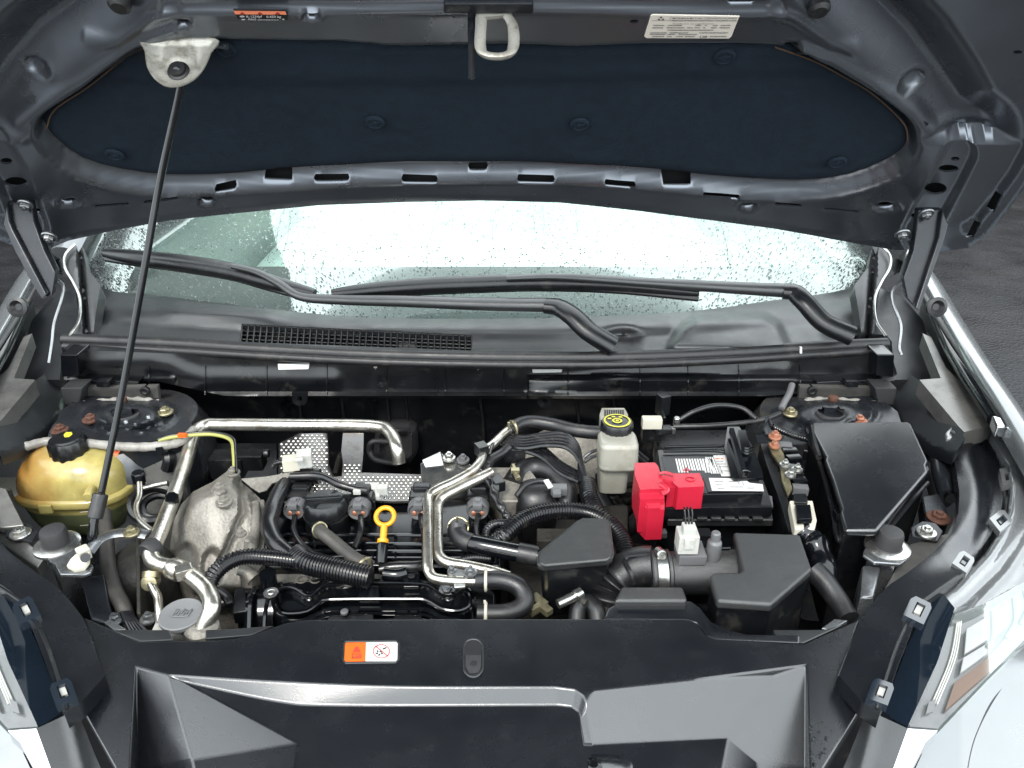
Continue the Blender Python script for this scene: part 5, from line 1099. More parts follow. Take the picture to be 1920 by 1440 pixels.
bm = B(); lathe(bm, U(500, 1150, .80)+Vector((-.03, 0, 0)), [(.038, 0), (.042, .012), (.040, .014), (.041, .045), (.043, .046), (.043, .05)], 30, Vector((1, .05, 0))); tube(bm, [(465, 1180, .82), (468, 1130, .842), (480, 1105, .838)], .006, 8); tube(bm, [(495, 1190, .835), (498, 1145, .85), (505, 1112, .85)], .003, 6); finish(bm, 'intake_runner', 'gloss_plastic', im)
bm = B(); lathe(bm, U(508, 1112, .84), [(.012, 0), (.0115, .036)], 20); lathe(bm, U(508, 1112, .876), [(.0115, 0), (.0115, .001)], 20); finish(bm, 'post', 'gloss_plastic', im)
bm = B(); lathe(bm, U(508, 1112, .8765), [(.0100, 0), (.0100, .0012), (.006, .0014), (.0055, .0006), (.004, .0006), (.003, .0016), (0, .0016)], 20); finish(bm, 'post_insert', 'zinc', im)
bm = B(); prism(bm, [(686, 1065, .865), (698, 1060, .868), (702, 1072, .866), (702, 1100, .858), (680, 1100, .858), (684, 1080, .862)], .004); prism(bm, [(672, 1098, .862), (710, 1098, .862), (712, 1122, .856), (672, 1122, .856)], .012); prism(bm, [(756, 1072, .860), (764, 1066, .862), (780, 1066, .862), (787, 1074, .860), (786, 1100, .855), (756, 1100, .855)], .005); finish(bm, 'manifold_bracket', 'gloss_plastic', im, bevel=.0015)
bm = B(); flatpoly(bm, ell(771, 1080, 7, 4.5, 14), lambda x, y: U(x, y, .8615)); finish(bm, 'bracket_hole', 'black_print', im)
bm = B(); prism(bm, [(618, 1150, .838), (700, 1150, .838), (700, 1175, .832), (610, 1175, .832)], .01); prism(bm, [(740, 1145, .838), (790, 1145, .838), (790, 1175, .832), (740, 1175, .832)], .008); box(bm, U(628, 1146, .845), (.012, .003, .003)); box(bm, U(665, 1146, .845), (.010, .003, .003)); box(bm, U(755, 1146, .845), (.014, .003, .003)); box(bm, U(776, 1146, .845), (.010, .003, .003)); finish(bm, 'manifold_step', 'dark_plastic', im, bevel=.001)
bm = B(); lathe(bm, U(646, 1149, .842), [(.0055, 0), (.0055, .003), (.004, .004)], 14); finish(bm, 'rivet', 'grey_plastic', im)
bolt(U(838, 1107, .85), .0075, Vector((0, -.4, .9)), im, 'steel_grey')
hose('manifold_hose', [(712, 1068, .862), (740, 1063, .865), (775, 1062, .865), (800, 1060, .862)], .008, 'loom')
bm = B(); tube(bm, [(720, 1076, .862), (745, 1078, .862), (760, 1074, .862)], .010, 12); finish(bm, 'vacuum_valve', 'gloss_plastic', ROOT)
bm = B(); prism(bm, [(440, 1104, .85), (458, 1100, .85), (462, 1125, .845), (470, 1128, .845), (468, 1145, .84), (436, 1150, .84)], .02); tube(bm, [(405, 1105, .86), (425, 1120, .85), (432, 1135, .845)], .007, 8); finish(bm, 'throttle_link', 'dark_plastic', ROOT, bevel=.002)
bm = B(); tube(bm, [(446, 1068, .865), (462, 1072, .86), (476, 1086, .852)], .011, 12, rf=lambda s: .7+.3*s); finish(bm, 'drain_spout', 'cast_alu', ROOT)

# ---- paired coolant pipes
bm = B(); tube(bm, [(962, 804, .93), (948, 810, .93), (925, 832, .93), (908, 845, .93), (902, 862, .928), (885, 882, .925), (850, 903, .922), (818, 918, .92), (804, 930, .918), (802, 955, .915), (802, 1010, .905), (802, 1058, .895), (806, 1075, .89), (818, 1085, .888), (850, 1089, .886), (893, 1090, .884)], .0072, 14)
p1 = finish(bm, 'coolant_pipe', 'pipe_alu', ROOT, 'slim bright coolant pipe, the left one of the pair', smooth=80)
bm = B(); tube(bm, [(920, 885, .915), (895, 898, .915), (860, 915, .912), (832, 930, .91), (821, 945, .905), (820, 975, .90), (820, 1025, .892), (824, 1044, .888), (840, 1055, .885), (880, 1062, .883), (925, 1072, .88), (955, 1082, .878)], .0084, 14)
p2 = finish(bm, 'coolant_pipe', 'pipe_alu', ROOT, 'thicker coolant pipe, the right one of the pair', smooth=80)
bm = B(); prism(bm, [(838, 1070, .895), (852, 1064, .897), (872, 1068, .895), (888, 1066, .895), (892, 1078, .892), (874, 1083, .89), (872, 1100, .885), (852, 1102, .885), (850, 1080, .892)], .004); finish(bm, 'pipe_bracket', 'zinc', p1, bevel=.001)
bolt(U(882, 1073, .896), .006, UZ, p1, 'steel_grey'); bolt(U(847, 1071, .896), .004, UZ, p1, 'steel_grey')
hose('radiator_hose', [(888, 1089, .884), (920, 1087, .882), (950, 1090, .88), (975, 1102, .875), (985, 1122, .868), (975, 1140, .862), (945, 1150, .86), (895, 1150, .86)], .0128, 'rubber', 'looped black hose joining the coolant pipes')
for (x, y) in ((911, 1088), (911, 1150)):
    bm = B(); torus(bm, U(x, y, .882 if y < 1100 else .86), .0136, .0022, Vector((1, 0, 0)), 22, 8); box(bm, U(x-2, y-16, .888 if y < 1100 else .868), (.003, .003, .014)); finish(bm, 'spring_clamp', 'clip_white', ROOT)
h_ = hose('heater_hose', [(956, 807, .93), (975, 795, .932), (1000, 791, .932), (1040, 797, .93), (1075, 806, .93), (1105, 810, .93), (1128, 811, .93)], .0118, 'rubber', 'black heater hose with spring clamp behind the engine')
bm = B(); torus(bm, U(962, 803, .931), .0125, .0026, Vector((.8, .5, 0)), 22, 8); box(bm, U(954, 798, .945), (.004, .004, .012)); finish(bm, 'spring_clamp', 'brass', h_)
bm = B(); box(bm, U(903, 843, .935), (.018, .02, .02), Matrix.Rotation(.5, 3, 'Z')); tube(bm, [(918, 852, .93), (922, 838, .94), (925, 830, .945)], .003, 6); finish(bm, 'pipe_clip', 'dark_plastic', p1, bevel=.002)
# upper hose going right to the resonator
h_ = hose('intake_hose', [(860, 990, .895), (862, 1004, .89), (876, 1016, .888), (900, 1022, .888), (950, 1032, .886), (1010, 1044, .884)], .0135, 'gloss_plastic', 'glossy black pipe leading to the resonator box')
bm = B(); tube(bm, [(858, 985, .898), (858, 998, .892), (868, 1012, .889), (884, 1019, .888)], .0145, 14); finish(bm, 'hose_end', 'rubber', h_); bm = B(); tube(bm, [(972, 1036, .886), (1008, 1043, .884)], .0148, 14); finish(bm, 'hose_end', 'rubber', h_)
bm = B(); torus(bm, U(859, 989, .896), .0148, .0016, Vector((0, -.6, .7)), 24, 6); box(bm, U(857, 974, .905), (.003, .002, .010)); box(bm, U(876, 982, .903), (.003, .002, .008)); finish(bm, 'spring_clamp', 'brass', h_)
# black clutter of hoses right of the engine
hose('corrugated_loom', [(928, 1018, .88), (945, 1005, .89), (965, 985, .897), (990, 970, .90), (1025, 960, .902), (1070, 958, .90), (1110, 965, .897), (1145, 985, .89), (1166, 1012, .88), (1176, 1045, .87)], .0138, 'loom', 'long ribbed loom arching over the resonator box', **CW)
hose('corrugated_loom', [(1100, 905, .895), (1106, 935, .89), (1118, 960, .882), (1130, 975, .87)], .0145, 'loom', 'short ribbed loom rising beside the brake reservoir', **CW)
hose('corrugated_loom', [(912, 1010, .88), (915, 992, .89), (932, 982, .893), (960, 984, .89), (975, 992, .885)], .0075, 'loom', corr=(.0035, .13))
hose('corrugated_loom', [(865, 1050, .87), (890, 1046, .872), (920, 1048, .87)], .007, 'loom', corr=(.0035, .15))
bm = B()
for k_ in range(5): tube(bm, [(940+k_*3, 832-k_*4, .92), (980, 840-k_*5, .925), (1020, 835-k_*5, .925), (1060, 838-k_*6, .925), (1085, 860-k_*4, .92), (1100-k_*3, 905, .90)], .0045, 8)
for k_ in range(4): tube(bm, [(950, 822+k_*5, .92), (1010, 836+k_*6, .915), (1050, 868+k_*6, .905), (1085, 888+k_*5, .90)], .0045, 8)
finish(bm, 'cable_bundle', 'loom', ROOT, 'bundle of taped black cables behind the throttle duct')
hose('air_duct', [(1060, 950, .86), (1058, 915, .88), (1040, 888, .89), (1005, 878, .89), (975, 890, .885), (960, 912, .88)], .020, 'rubber', 'thick black curved air hose')
bm = B(); c = U(1005, 945, .865); superslices(bm, c, [(.80, .030, .025, 0, 0), (.85, .036, .034, 0, 0), (.875, .034, .034, 0, 0), (.893, .027, .027, 0, .004), (.901, .014, .014, 0, .006)], 28, 2.2); tube(bm, [(968, 930, .89), (985, 910, .90), (1010, 902, .902), (1035, 906, .90)], .0045, 8)
td = finish(bm, 'throttle_duct', 'rubber', ROOT, 'domed black rubber throttle duct', smooth=60)
bm = B(); prism(bm, [(1019, 900, .912), (1028, 898, .912), (1037, 912, .908), (1028, 915, .908)], .002); finish(bm, 'duct_label', 'white_print', td)
bm = B(); box(bm, U(1048, 918, .90), (.026, .016, .014)); box(bm, U(1044, 925, .902), (.014, .014, .008)); finish(bm, 'duct_sensor', 'grey_plastic', td, bevel=.002)
hose('vacuum_hose', [(915, 868, .92), (908, 890, .915), (918, 905, .91), (930, 935, .905), (945, 960, .895), (955, 975, .89)], .006, 'loom', rf=lambda s: 1+.25*math.sin(s*37))
hose('vacuum_hose', [(955, 838, .925), (940, 850, .92), (920, 862, .92), (912, 880, .915)], .0075, 'rubber')
bm = B(); box(bm, U(965, 848, .91), (.036, .028, .026)); box(bm, U(932, 905, .905), (.018, .03, .018), Matrix.Rotation(.4, 3, 'Z')); box(bm, U(928, 920, .905), (.014, .02, .014)); finish(bm, 'sensor_block', 'dark_plastic', ROOT, bevel=.002)
bm = B(); tube(bm, [(1100, 1132, .86), (1075, 1118, .862), (1050, 1132, .86)], .006, 10); box(bm, U(1038, 1012, .87), (.05, .03, .02)); finish(bm, 'hose_stub', 'cast_dark', ROOT, bevel=.002)
bm = B(); tube(bm, [(1046, 1133, .862), (1068, 1123, .864), (1086, 1113, .866)], .0068, 12, smooth=2); tube(bm, [(1079, 1118, .867), (1090, 1112, .868)], .0088, 12, smooth=1); finish(bm, 'quick_coupling', 'zinc', ROOT, 'small bright pipe coupling')
bm = B(); box(bm, U(1010, 1128, .85), (.014, .026, .01), Matrix.Rotation(.7, 3, 'Z')); box(bm, U(1022, 1142, .85), (.012, .02, .01), Matrix.Rotation(.7, 3, 'Z')); box(bm, U(1005, 1142, .85), (.02, .008, .012), Matrix.Rotation(.7, 3, 'Z')); finish(bm, 'bracket_clip', 'brass', ROOT, bevel=.001)
hose('radiator_hose', [(1082, 1165, .84), (1085, 1140, .85), (1102, 1130, .852), (1118, 1145, .85), (1122, 1170, .84)], .012, 'rubber')
# filler of dark pipes low in the bay
for i in range(46):
    x = random.uniform(430, 1500); y = random.uniform(880, 1130); z = random.uniform(.68, .79)
    hose('underlying_hose', [(x, y, z), (x+random.uniform(-60, 60), y+random.uniform(-40, 40), z+random.uniform(-.02, .02)), (x+random.uniform(-130, 130), y+random.uniform(-60, 60), z-.03)], random.uniform(.005, .014), random.choice(['loom', 'rubber', 'dark_plastic', 'cast_dark']))
bm = B(); prism(bm, [(940, 960, .80), (1180, 940, .80), (1180, 1120, .78), (960, 1120, .78)], .08); finish(bm, 'gearbox', 'cast_dark', ROOT, 'dark gearbox casting low in the bay', bevel=.01)
bm = B(); prism(bm, [(380, 830, .82), (520, 830, .82), (520, 900, .80), (400, 900, .80)], .08); box(bm, U(430, 870, .84), (.06, .04, .04)); box(bm, U(470, 862, .85), (.05, .03, .03)); tube(bm, [(495, 850, .88), (505, 850, .88)], .008, 10, smooth=1); finish(bm, 'hidden_bracket', 'dark_plastic', ROOT, bevel=.004)

# ---- resonator box
rb = [(1005, 1046), (1009, 1034), (1082, 975), (1092, 970), (1136, 971), (1145, 978), (1152, 1036), (1149, 1046), (1140, 1051), (1018, 1062), (1008, 1058)]
bm = B(); c_ = (1085, 1020)
prism(bm, [(c_[0]+(x-c_[0])*.95, c_[1]+(y-c_[1])*.94, .9235) for x, y in rb], .006)
prism(bm, [(x, y, .919) for x, y in rb], .009)
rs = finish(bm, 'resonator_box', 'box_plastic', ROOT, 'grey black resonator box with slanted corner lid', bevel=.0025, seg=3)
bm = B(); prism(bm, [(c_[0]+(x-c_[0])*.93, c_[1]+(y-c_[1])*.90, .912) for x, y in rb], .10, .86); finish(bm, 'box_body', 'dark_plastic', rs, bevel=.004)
# ---- intake duct with bellows and clamp
P = cat([(1226, 1062, .885), (1200, 1064, .88), (1170, 1078, .868), (1148, 1104, .85), (1138, 1140, .83), (1130, 1180, .80)], 10)
bm = B(); tube(bm, resample(P, .002), .0285, 28, raw=True, rf=lambda s: (1+.03*math.sin(s*3)) if s < .38 else (1+.13*math.sin((s-.38)*88)))
bl_ = finish(bm, 'intake_bellows', 'rubber', ROOT, 'ribbed black rubber intake elbow', smooth=70)
bm = B(); tube(bm, [(1172, 1048, .905), (1178, 1042, .908), (1196, 1040, .91), (1215, 1038, .91)], .003, 6); tube(bm, [(1170, 1052, .90), (1182, 1075, .895), (1188, 1095, .88)], .004, 6); finish(bm, 'elbow_rib', 'rubber', bl_)
mc = U(1235, 1075, .875); axx = Vector((1, .02, 0))
bm = B(); lathe(bm, mc, [(.031, -.014), (.033, -.012), (.033, -.008), (.0305, -.007), (.0305, .009), (.033, .010), (.033, .014), (.031, .015), (.030, .016), (.030, .10), (.034, .115), (.034, .15)], 40, axx); mf = finish(bm, 'airflow_tube', 'box_plastic', ROOT, 'smooth black airflow tube into the filter box', smooth=40)
bm = B(); lathe(bm, mc, [(.0312, -.006), (.0322, -.006), (.0322, .008), (.0312, .008)], 60, axx); cl_ = finish(bm, 'band_clamp', 'zinc', mf, 'bright slotted band clamp', smooth=30)
bm = B(); lathe(bm, mc+Vector((0, .001, .034)), [(.005, -.010), (.0075, -.009), (.0075, .005), (.006, .006)], 10, Vector((.2, -.9, .3))); box(bm, mc+Vector((0, 0, .033)), (.012, .010, .008)); finish(bm, 'clamp_screw', 'zinc', mf, bevel=.001)
bm = B()
for k_ in range(16):
    a = R(100+k_*9); box(bm, mc+Vector((.001, -math.sin(a-R(90))*0-.0324*math.cos(a-R(190)), .0324*math.sin(a-R(100)+R(90)))), (.008, .0012, .0014))
bm.free()
bm = B(); prism(bm, [mc+Vector((a, b_, .043)) for a, b_ in ((.022, -.016), (.060, -.016), (.060, .020), (.022, .020))], .016); lathe(bm, mc+Vector((.072, .0, .026)), [(.011, 0), (.010, .030), (.0065, .032), (.0065, .045), (.004, .046)], 16); box(bm, mc+Vector((.079, .016, .045)), (.010, .01, .02)); finish(bm, 'sensor_base', 'grey_plastic', mf, bevel=.002)
bm = B(); c = mc+Vector((.033, -.002, .060)); box(bm, c, (.028, .026, .030)); box(bm, c+Vector((0, -.002, .020)), (.018, .016, .014)); box(bm, c+Vector((0, -.014, .004)), (.014, .004, .018)); sc_ = finish(bm, 'sensor_plug', 'white_plastic', mf, 'pale grey airflow sensor plug', bevel=.0025)
bm = B()
for k_ in range(3): tube(bm, [c+Vector((-.004+.004*k_, 0, .026)), c+Vector((-.006+.005*k_, .006, .042)), c+Vector((-.006+.004*k_, .012, .046))], .0014, 6)
finish(bm, 'plug_wire', 'loom', mf)
# ---- air filter box
ab = [(1375, 997), (1500, 1001), (1523, 1067), (1447, 1133), (1345, 1126), (1331, 1078), (1338, 1072), (1385, 1073), (1392, 1068)]
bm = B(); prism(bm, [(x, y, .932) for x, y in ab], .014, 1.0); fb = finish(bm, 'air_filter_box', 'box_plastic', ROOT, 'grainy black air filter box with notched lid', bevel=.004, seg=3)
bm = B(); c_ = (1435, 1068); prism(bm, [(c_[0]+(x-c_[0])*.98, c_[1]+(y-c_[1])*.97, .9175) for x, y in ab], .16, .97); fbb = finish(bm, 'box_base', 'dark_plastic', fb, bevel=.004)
bm = B()
def abw(t_):  # along the front wall under the lid
    A_ = [(1345, 1128), (1447, 1135), (1523, 1069)]
    s = t_*2; i = min(1, int(s)); a, b_ = A_[i], A_[i+1]; return a[0]+(b_[0]-a[0])*(s-i), a[1]+(b_[1]-a[1])*(s-i)
for t_ in (.10, .24, .38, .52, .62, .72, .82, .92):
    x, y = abw(t_); a = U(x, y, .897); prism(bm, [a+Vector((-.001, -.007, 0)), a+Vector((.002, -.007, 0)), a+Vector((.002, .012, 0)), a+Vector((-.001, .012, 0))], .15)
finish(bm, 'box_rib', 'dark_plastic', fb, bevel=.0006)
bm = B(); prism(bm, [(1165, 1099, .905), (1280, 1099, .905), (1290, 1126, .905), (1152, 1126, .905)], .05, 1.06); sb = finish(bm, 'small_cover', 'box_plastic', ROOT, 'low grainy cover between the bellows and filter box', bevel=.004, seg=3)
bm = B(); tube(bm, [(1524, 1070, .89), (1545, 1090, .885), (1570, 1125, .875), (1592, 1160, .87)], .016, 16, rf=lambda s: 1-.15*s); finish(bm, 'snorkel', 'rubber', ROOT, 'black tube running down beside the filter box')
# ---- brake fluid reservoir and booster
bm = B(); lathe(bm, YP(1070, 905, 1.37), [(.135, 0), (.135, .03), (.120, .05), (.06, .065), (.05, .07)], 48, Vector((0, -1, .15))); bb_ = finish(bm, 'brake_booster', 'cast_alu', ROOT, 'round tan grey brake booster', smooth=50)
bm = B(); lathe(bm, YP(1125, 885, 1.27), [(.012, 0), (.012, .02)], 16, Vector((0, -1, .15))); finish(bm, 'booster_stud', 'steel_grey', bb_)
br = bpy.data.objects.new('brake_fluid_reservoir', None); COL.objects.link(br); br.parent = ROOT; c = U(1157, 838, .925); br.location = c-wloc(ROOT); br['label'] = 'white brake fluid reservoir with black and yellow cap'
bm = B(); prism(bm, [(1124, 776, .945), (1128, 764, .945), (1171, 764, .945), (1178, 776, .945), (1176, 812, .945), (1128, 812, .945)], .10); superslices(bm, c, [(.845, .024, .022, -.004, 0), (.892, .026, .024, -.004, 0), (.898, .033, .030, .001, -.004), (.903, .034, .031, .001, -.004), (.906, .033, .030, .001, -.004), (.94, .0325, .029, 0, -.004), (.946, .029, .025, 0, -.004)], 28, 4.5)
box(bm, U(1147, 892, .865), (.014, .006, .018)); finish(bm, 'tank', 'tank_white', br, bevel=.002, smooth=45)
bm = B(); cc = U(1156, 806, .944); lathe(bm, cc, [(.0265, -.004), (.0275, 0), (.0275, .014), (.025, .017), (.0, .0165)], 48, ribs=(18, .05, 0, 2)); finish(bm, 'cap', 'dark_plastic', br)
cz = cc.z+.0182
bm = B(); N_ = 40
def ring(bm, c, r0, r1, z, a0=0, a1=360, n_=36):
    for i in range(n_):
        a, b_ = R(a0+(a1-a0)*i/n_), R(a0+(a1-a0)*(i+1)/n_)
        bm.faces.new([bm.verts.new(Vector((c.x+r*math.cos(t_), c.y+r*math.sin(t_), z))) for r, t_ in ((r0, a), (r1, a), (r1, b_), (r0, b_))])
ring(bm, cc, .0185, .0225, cz, 190, 350); ring(bm, cc, .0195, .0225, cz, -10, 190); ring(bm, cc, .005, .0085, cz); ring(bm, cc, .0, .003, cz, n_=12)
for a in (60, 110, 150): box(bm, cc+Vector((.014*math.cos(R(a)), .014*math.sin(R(a)), .0182)), (.006, .004, .0003))
finish(bm, 'cap_print', 'yellow_print', br)
bm = B(); 
for i in range(9):
    x = 1133+i*4.2; flatpoly(bm, [(x, 768), (x+3, 768), (x+3.2, 779+(i % 3)), (x, 780)], lambda x, y: U(x, y, .9462))
finish(bm, 'tank_print', 'grey_rubber', br)
bm = B()
for k_ in range(2): tube(bm, [(1186, 838+k_*9, .90), (1200, 850+k_*9, .885), (1215, 862+k_*8, .87)], .003, 8); tube(bm, [(1125, 842+k_*10, .89), (1108, 848+k_*10, .88), (1095, 858+k_*9, .87)], .003, 8)
finish(bm, 'brake_line', 'steel_grey', ROOT)
# ---- battery
bt = bpy.data.objects.new('battery', None); COL.objects.link(bt); bt.parent = ROOT; bt.location = U(1335, 880, .85)-wloc(ROOT); bt['label'] = 'black car battery with white label and red terminal cover'
bm = B(); prism(bm, [(1232, 842, .925), (1405, 842, .925), (1432, 924, .925), (1246, 928, .925)], .05); prism(bm, [(1225, 836, .905), (1412, 836, .905), (1450, 950, .905), (1240, 952, .905)], .02)
prism(bm, [(1228, 838, .886), (1412, 838, .886), (1445, 950, .886), (1240, 952, .886)], .13); bc = finish(bm, 'case', 'dark_plastic', bt, bevel=.003)
bm = B(); prism(bm, [(1228, 806, .90), (1382, 806, .90), (1388, 838, .90), (1232, 838, .90)], .05); tube(bm, [(1246, 838, .928), (1370, 836, .928)], .003, 6, smooth=1); tube(bm, [(1244, 846, .930), (1350, 846, .930), (1366, 858, .930)], .003, 6); finish(bm, 'battery_tray', 'dark_plastic', bt, bevel=.002)
bm = B(); prism(bm, [(1250, 945, .885), (1445, 945, .885), (1450, 975, .88), (1252, 975, .88)], .012)
for x in range(1290, 1440, 26): box(bm, U(x, 972, .884), (.016, .008, .006))
finish(bm, 'battery_ledge', 'box_plastic', bt, bevel=.0015)
bm = B(); flatpoly(bm, ell(1388, 938, 4.5, 4.5, 14), lambda x, y: YP(x, y, U(1388, 928, .925).y-.0065)); finish(bm, 'case_hole', 'black_print', bt)
lb = lambda x, y: U(x, y, .9262); lb2 = lambda x, y: U(x, y, .9268)
bm = B(); flatpoly(bm, [(1240, 855), (1366, 852), (1378, 880), (1420, 900), (1431, 922), (1328, 922), (1318, 896), (1250, 894)], lb); finish(bm, 'label', 'black_print', bt)
bm = B()
for i in range(14):
    x = 1266+i*5; flatpoly(bm, [(x, 860), (x+3, 860), (x+9+(i % 2), 886-(4 if 3 < i < 10 else 0)), (x+6, 886-(4 if 3 < i < 10 else 0))], lb2)
for i in range(6): x = 1322+i*4; flatpoly(bm, [(x, 857), (x+2.6, 857), (x+14, 888), (x+11.4, 888)], lb2)
flatpoly(bm, [(1337, 854), (1360, 853), (1378, 893), (1353, 893)], lb2); flatpoly(bm, [(1329, 896), (1395, 897), (1405, 905), (1430, 908), (1432, 921), (1335, 920)], lb2)
finish(bm, 'label_panel', 'white_print', bt)
lb3 = lambda x, y: U(x, y, .9273)
bm = B()
for (x, y, w_) in ((1342, 864, 14), (1345, 869, 16), (1348, 874, 18), (1352, 882, 14), (1340, 902, 16), (1342, 908, 12), (1366, 902, 20), (1368, 912, 26), (1400, 914, 14), (1346, 915, 12)):
    xx = x
    while xx < x+w_: flatpoly(bm, [(xx, y), (xx+1.4, y), (xx+1.7, y+1.8), (xx+.3, y+1.8)], lb3); xx += 2.4
for (x, y) in ((1384, 904), (1392, 904)): flatpoly(bm, [(x, y), (x+1, y), (x+3, y+6), (x+2, y+6)], lb3)
finish(bm, 'label_text', 'print', bt)
bm = B()
for (x, y, w_, h_) in ((1341, 859, 8, 1.6), (1351, 859, 5, 1.6)): flatpoly(bm, [(x, y), (x+w_, y), (x+w_+.5, y+h_), (x+.5, y+h_)], lb3)
finish(bm, 'label_accent', 'orange_print', bt)
bm = B(); a = [(1284, 880, 6, 1.6), (1287, 877, 1.8, 8)]
for x, y, w_, h_ in ((1280, 880, 14, 2.6), (1285.5, 876, 3, 10)): flatpoly(bm, [(x, y), (x+w_, y), (x+w_, y+h_), (x, y+h_)], lb3)
finish(bm, 'plus_sign', 'red_plastic', bt)
bm = B(); prism(bm, [(1364, 800, .945), (1386, 800, .945), (1412, 838, .935), (1428, 880, .932), (1431, 896, .932), (1376, 898, .932), (1370, 892, .932), (1358, 840, .934)], .004); prism(bm, [(1368, 802, .955), (1376, 802, .955), (1402, 888, .940), (1392, 888, .940)], .010); prism(bm, [(1384, 806, .95), (1398, 806, .95), (1408, 840, .945), (1390, 842, .945)], .008)
for k_ in range(3): tube(bm, [(1392, 838+5*k_, .948), (1400, 841+5*k_, .950), (1412, 838+5*k_, .946)], .0018, 6)
hd = finish(bm, 'hold_down', 'gloss_plastic', bt, 'glossy black hold-down bracket', bevel=.002)
bm = B(); lathe(bm, U(1399, 889, .942), [(.006, 0), (.006, .005), (.003, .006)], 14); finish(bm, 'hold_down_bolt', 'gloss_plastic', bt)
bm = B(); prism(bm, [(1432, 925, .90), (1448, 930, .90), (1450, 950, .895), (1420, 950, .895)], .006); finish(bm, 'tray_corner', 'grey_plastic', bt, bevel=.001)
# red positive terminal cover
bm = B()
prism(bm, [(1190, 868, .952), (1228, 867, .952), (1234, 874, .952), (1244, 905, .950), (1244, 916, .950), (1200, 918, .950), (1190, 890, .952)], .06)
prism(bm, [(1198, 919, .945), (1244, 917, .945), (1246, 934, .940), (1200, 936, .940)], .06)
prism(bm, [(1200, 934, .934), (1246, 932, .934), (1246, 955, .925), (1215, 956, .925), (1200, 940, .93)], .055)
prism(bm, [(1262, 888, .948), (1312, 887, .948), (1320, 905, .948), (1320, 912, .948), (1272, 914, .948), (1262, 905, .948)], .040)
prism(bm, [(1246, 888, .946), (1268, 887, .946), (1276, 912, .944), (1252, 914, .944)], .036)
prism(bm, [(1230, 892, .948), (1262, 890, .949), (1266, 902, .948), (1236, 904, .947)], .02)
tube(bm, [(1236, 888, .953), (1248, 886, .955), (1262, 890, .955)], .0022, 6); tube(bm, [(1238, 908, .950), (1246, 912, .950), (1250, 920, .947), (1240, 926, .944)], .0045, 8)
prism(bm, [(1209, 940, .933), (1237, 939, .933), (1238, 952, .9285), (1216, 953, .9285)], .004)
rcv = finish(bm, 'terminal_cover', 'red_plastic', bt, 'bright red plastic positive terminal cover', bevel=.0025, seg=3)
bm = B(); torus(bm, U(1294, 897, .949), .0065, .0009, seg=24, s2=6, sy=.8); finish(bm, 'cover_mark', 'red_plastic', bt)
bm = B(); box(bm, U(1242, 1000, .87), (.012, .012, .01)); finish(bm, 'terminal_nut', 'steel_grey', bt, bevel=.001)
# dark structure around the battery
bm = B(); prism(bm, [(1225, 960, .80), (1450, 960, .80), (1470, 1040, .79), (1230, 1040, .79)], .1); box(bm, U(1312, 1012, .87), (.03, .02, .03)); tube(bm, [(1300, 1030, .872), (1330, 1030, .872), (1370, 1028, .872)], .003, 6, smooth=1); finish(bm, 'tray_base', 'dark_plastic', ROOT, bevel=.003)
# fuse link bar right of the battery
bm = B(); prism(bm, [(1440, 828, .935), (1458, 826, .935), (1470, 850, .93), (1476, 880, .925), (1486, 915, .92), (1478, 930, .915), (1466, 900, .92), (1462, 870, .925), (1448, 850, .93)], .006); lk = finish(bm, 'fuse_link_bar', 'brass', ROOT, 'brass fuse link bar beside the battery', bevel=.0015)
bm = B(); prism(bm, [(1425, 830, .925), (1444, 830, .925), (1468, 900, .915), (1490, 985, .90), (1480, 1000, .90), (1462, 940, .905), (1440, 880, .915)], .12); finish(bm, 'link_holder', 'dark_plastic', lk, bevel=.002)
for k_, (x, y) in enumerate(((1470, 838), (1480, 848), (1488, 862), (1482, 880), (1490, 893), (1498, 905), (1500, 918))):
    bm = B(); box(bm, U(x, y, .93-.003*k_), (.024, .014, .014), Matrix.Rotation(.15*(k_ % 3-1), 3, 'Z')); finish(bm, 'fuse_link', 'grey_plastic' if k_ % 3 == 0 else 'gloss_plastic', lk, bevel=.0015)
for (x, y) in ((1452, 835), (1472, 872), (1482, 890), (1495, 880)): bolt(U(x, y, .938), .0055, UZ, lk, 'zinc' if x != 1452 else 'copper')
bm = B(); prism(bm, [(1480, 938, .925), (1524, 938, .925), (1532, 975, .922), (1528, 992, .915), (1490, 992, .915)], .018); cb_ = finish(bm, 'relay_box', 'clip_white', ROOT, 'cream and black relay box', bevel=.002)
bm = B(); prism(bm, [(1490, 945, .930), (1520, 945, .930), (1524, 972, .930), (1496, 973, .930)], .01); finish(bm, 'relay_lid', 'gloss_plastic', cb_, bevel=.002)
bm = B(); prism(bm, [(1488, 925, .93), (1512, 925, .93), (1515, 942, .928), (1490, 942, .928)], .012); finish(bm, 'relay_catch', 'dark_plastic', cb_, bevel=.001)
hose('taped_loom', [(1500, 995, .90), (1522, 1012, .895), (1538, 1045, .885), (1548, 1090, .87)], .019, 'gloss_plastic', 'shiny taped loom below the relay box', rf=lambda s: 1+.1*math.sin(s*17))
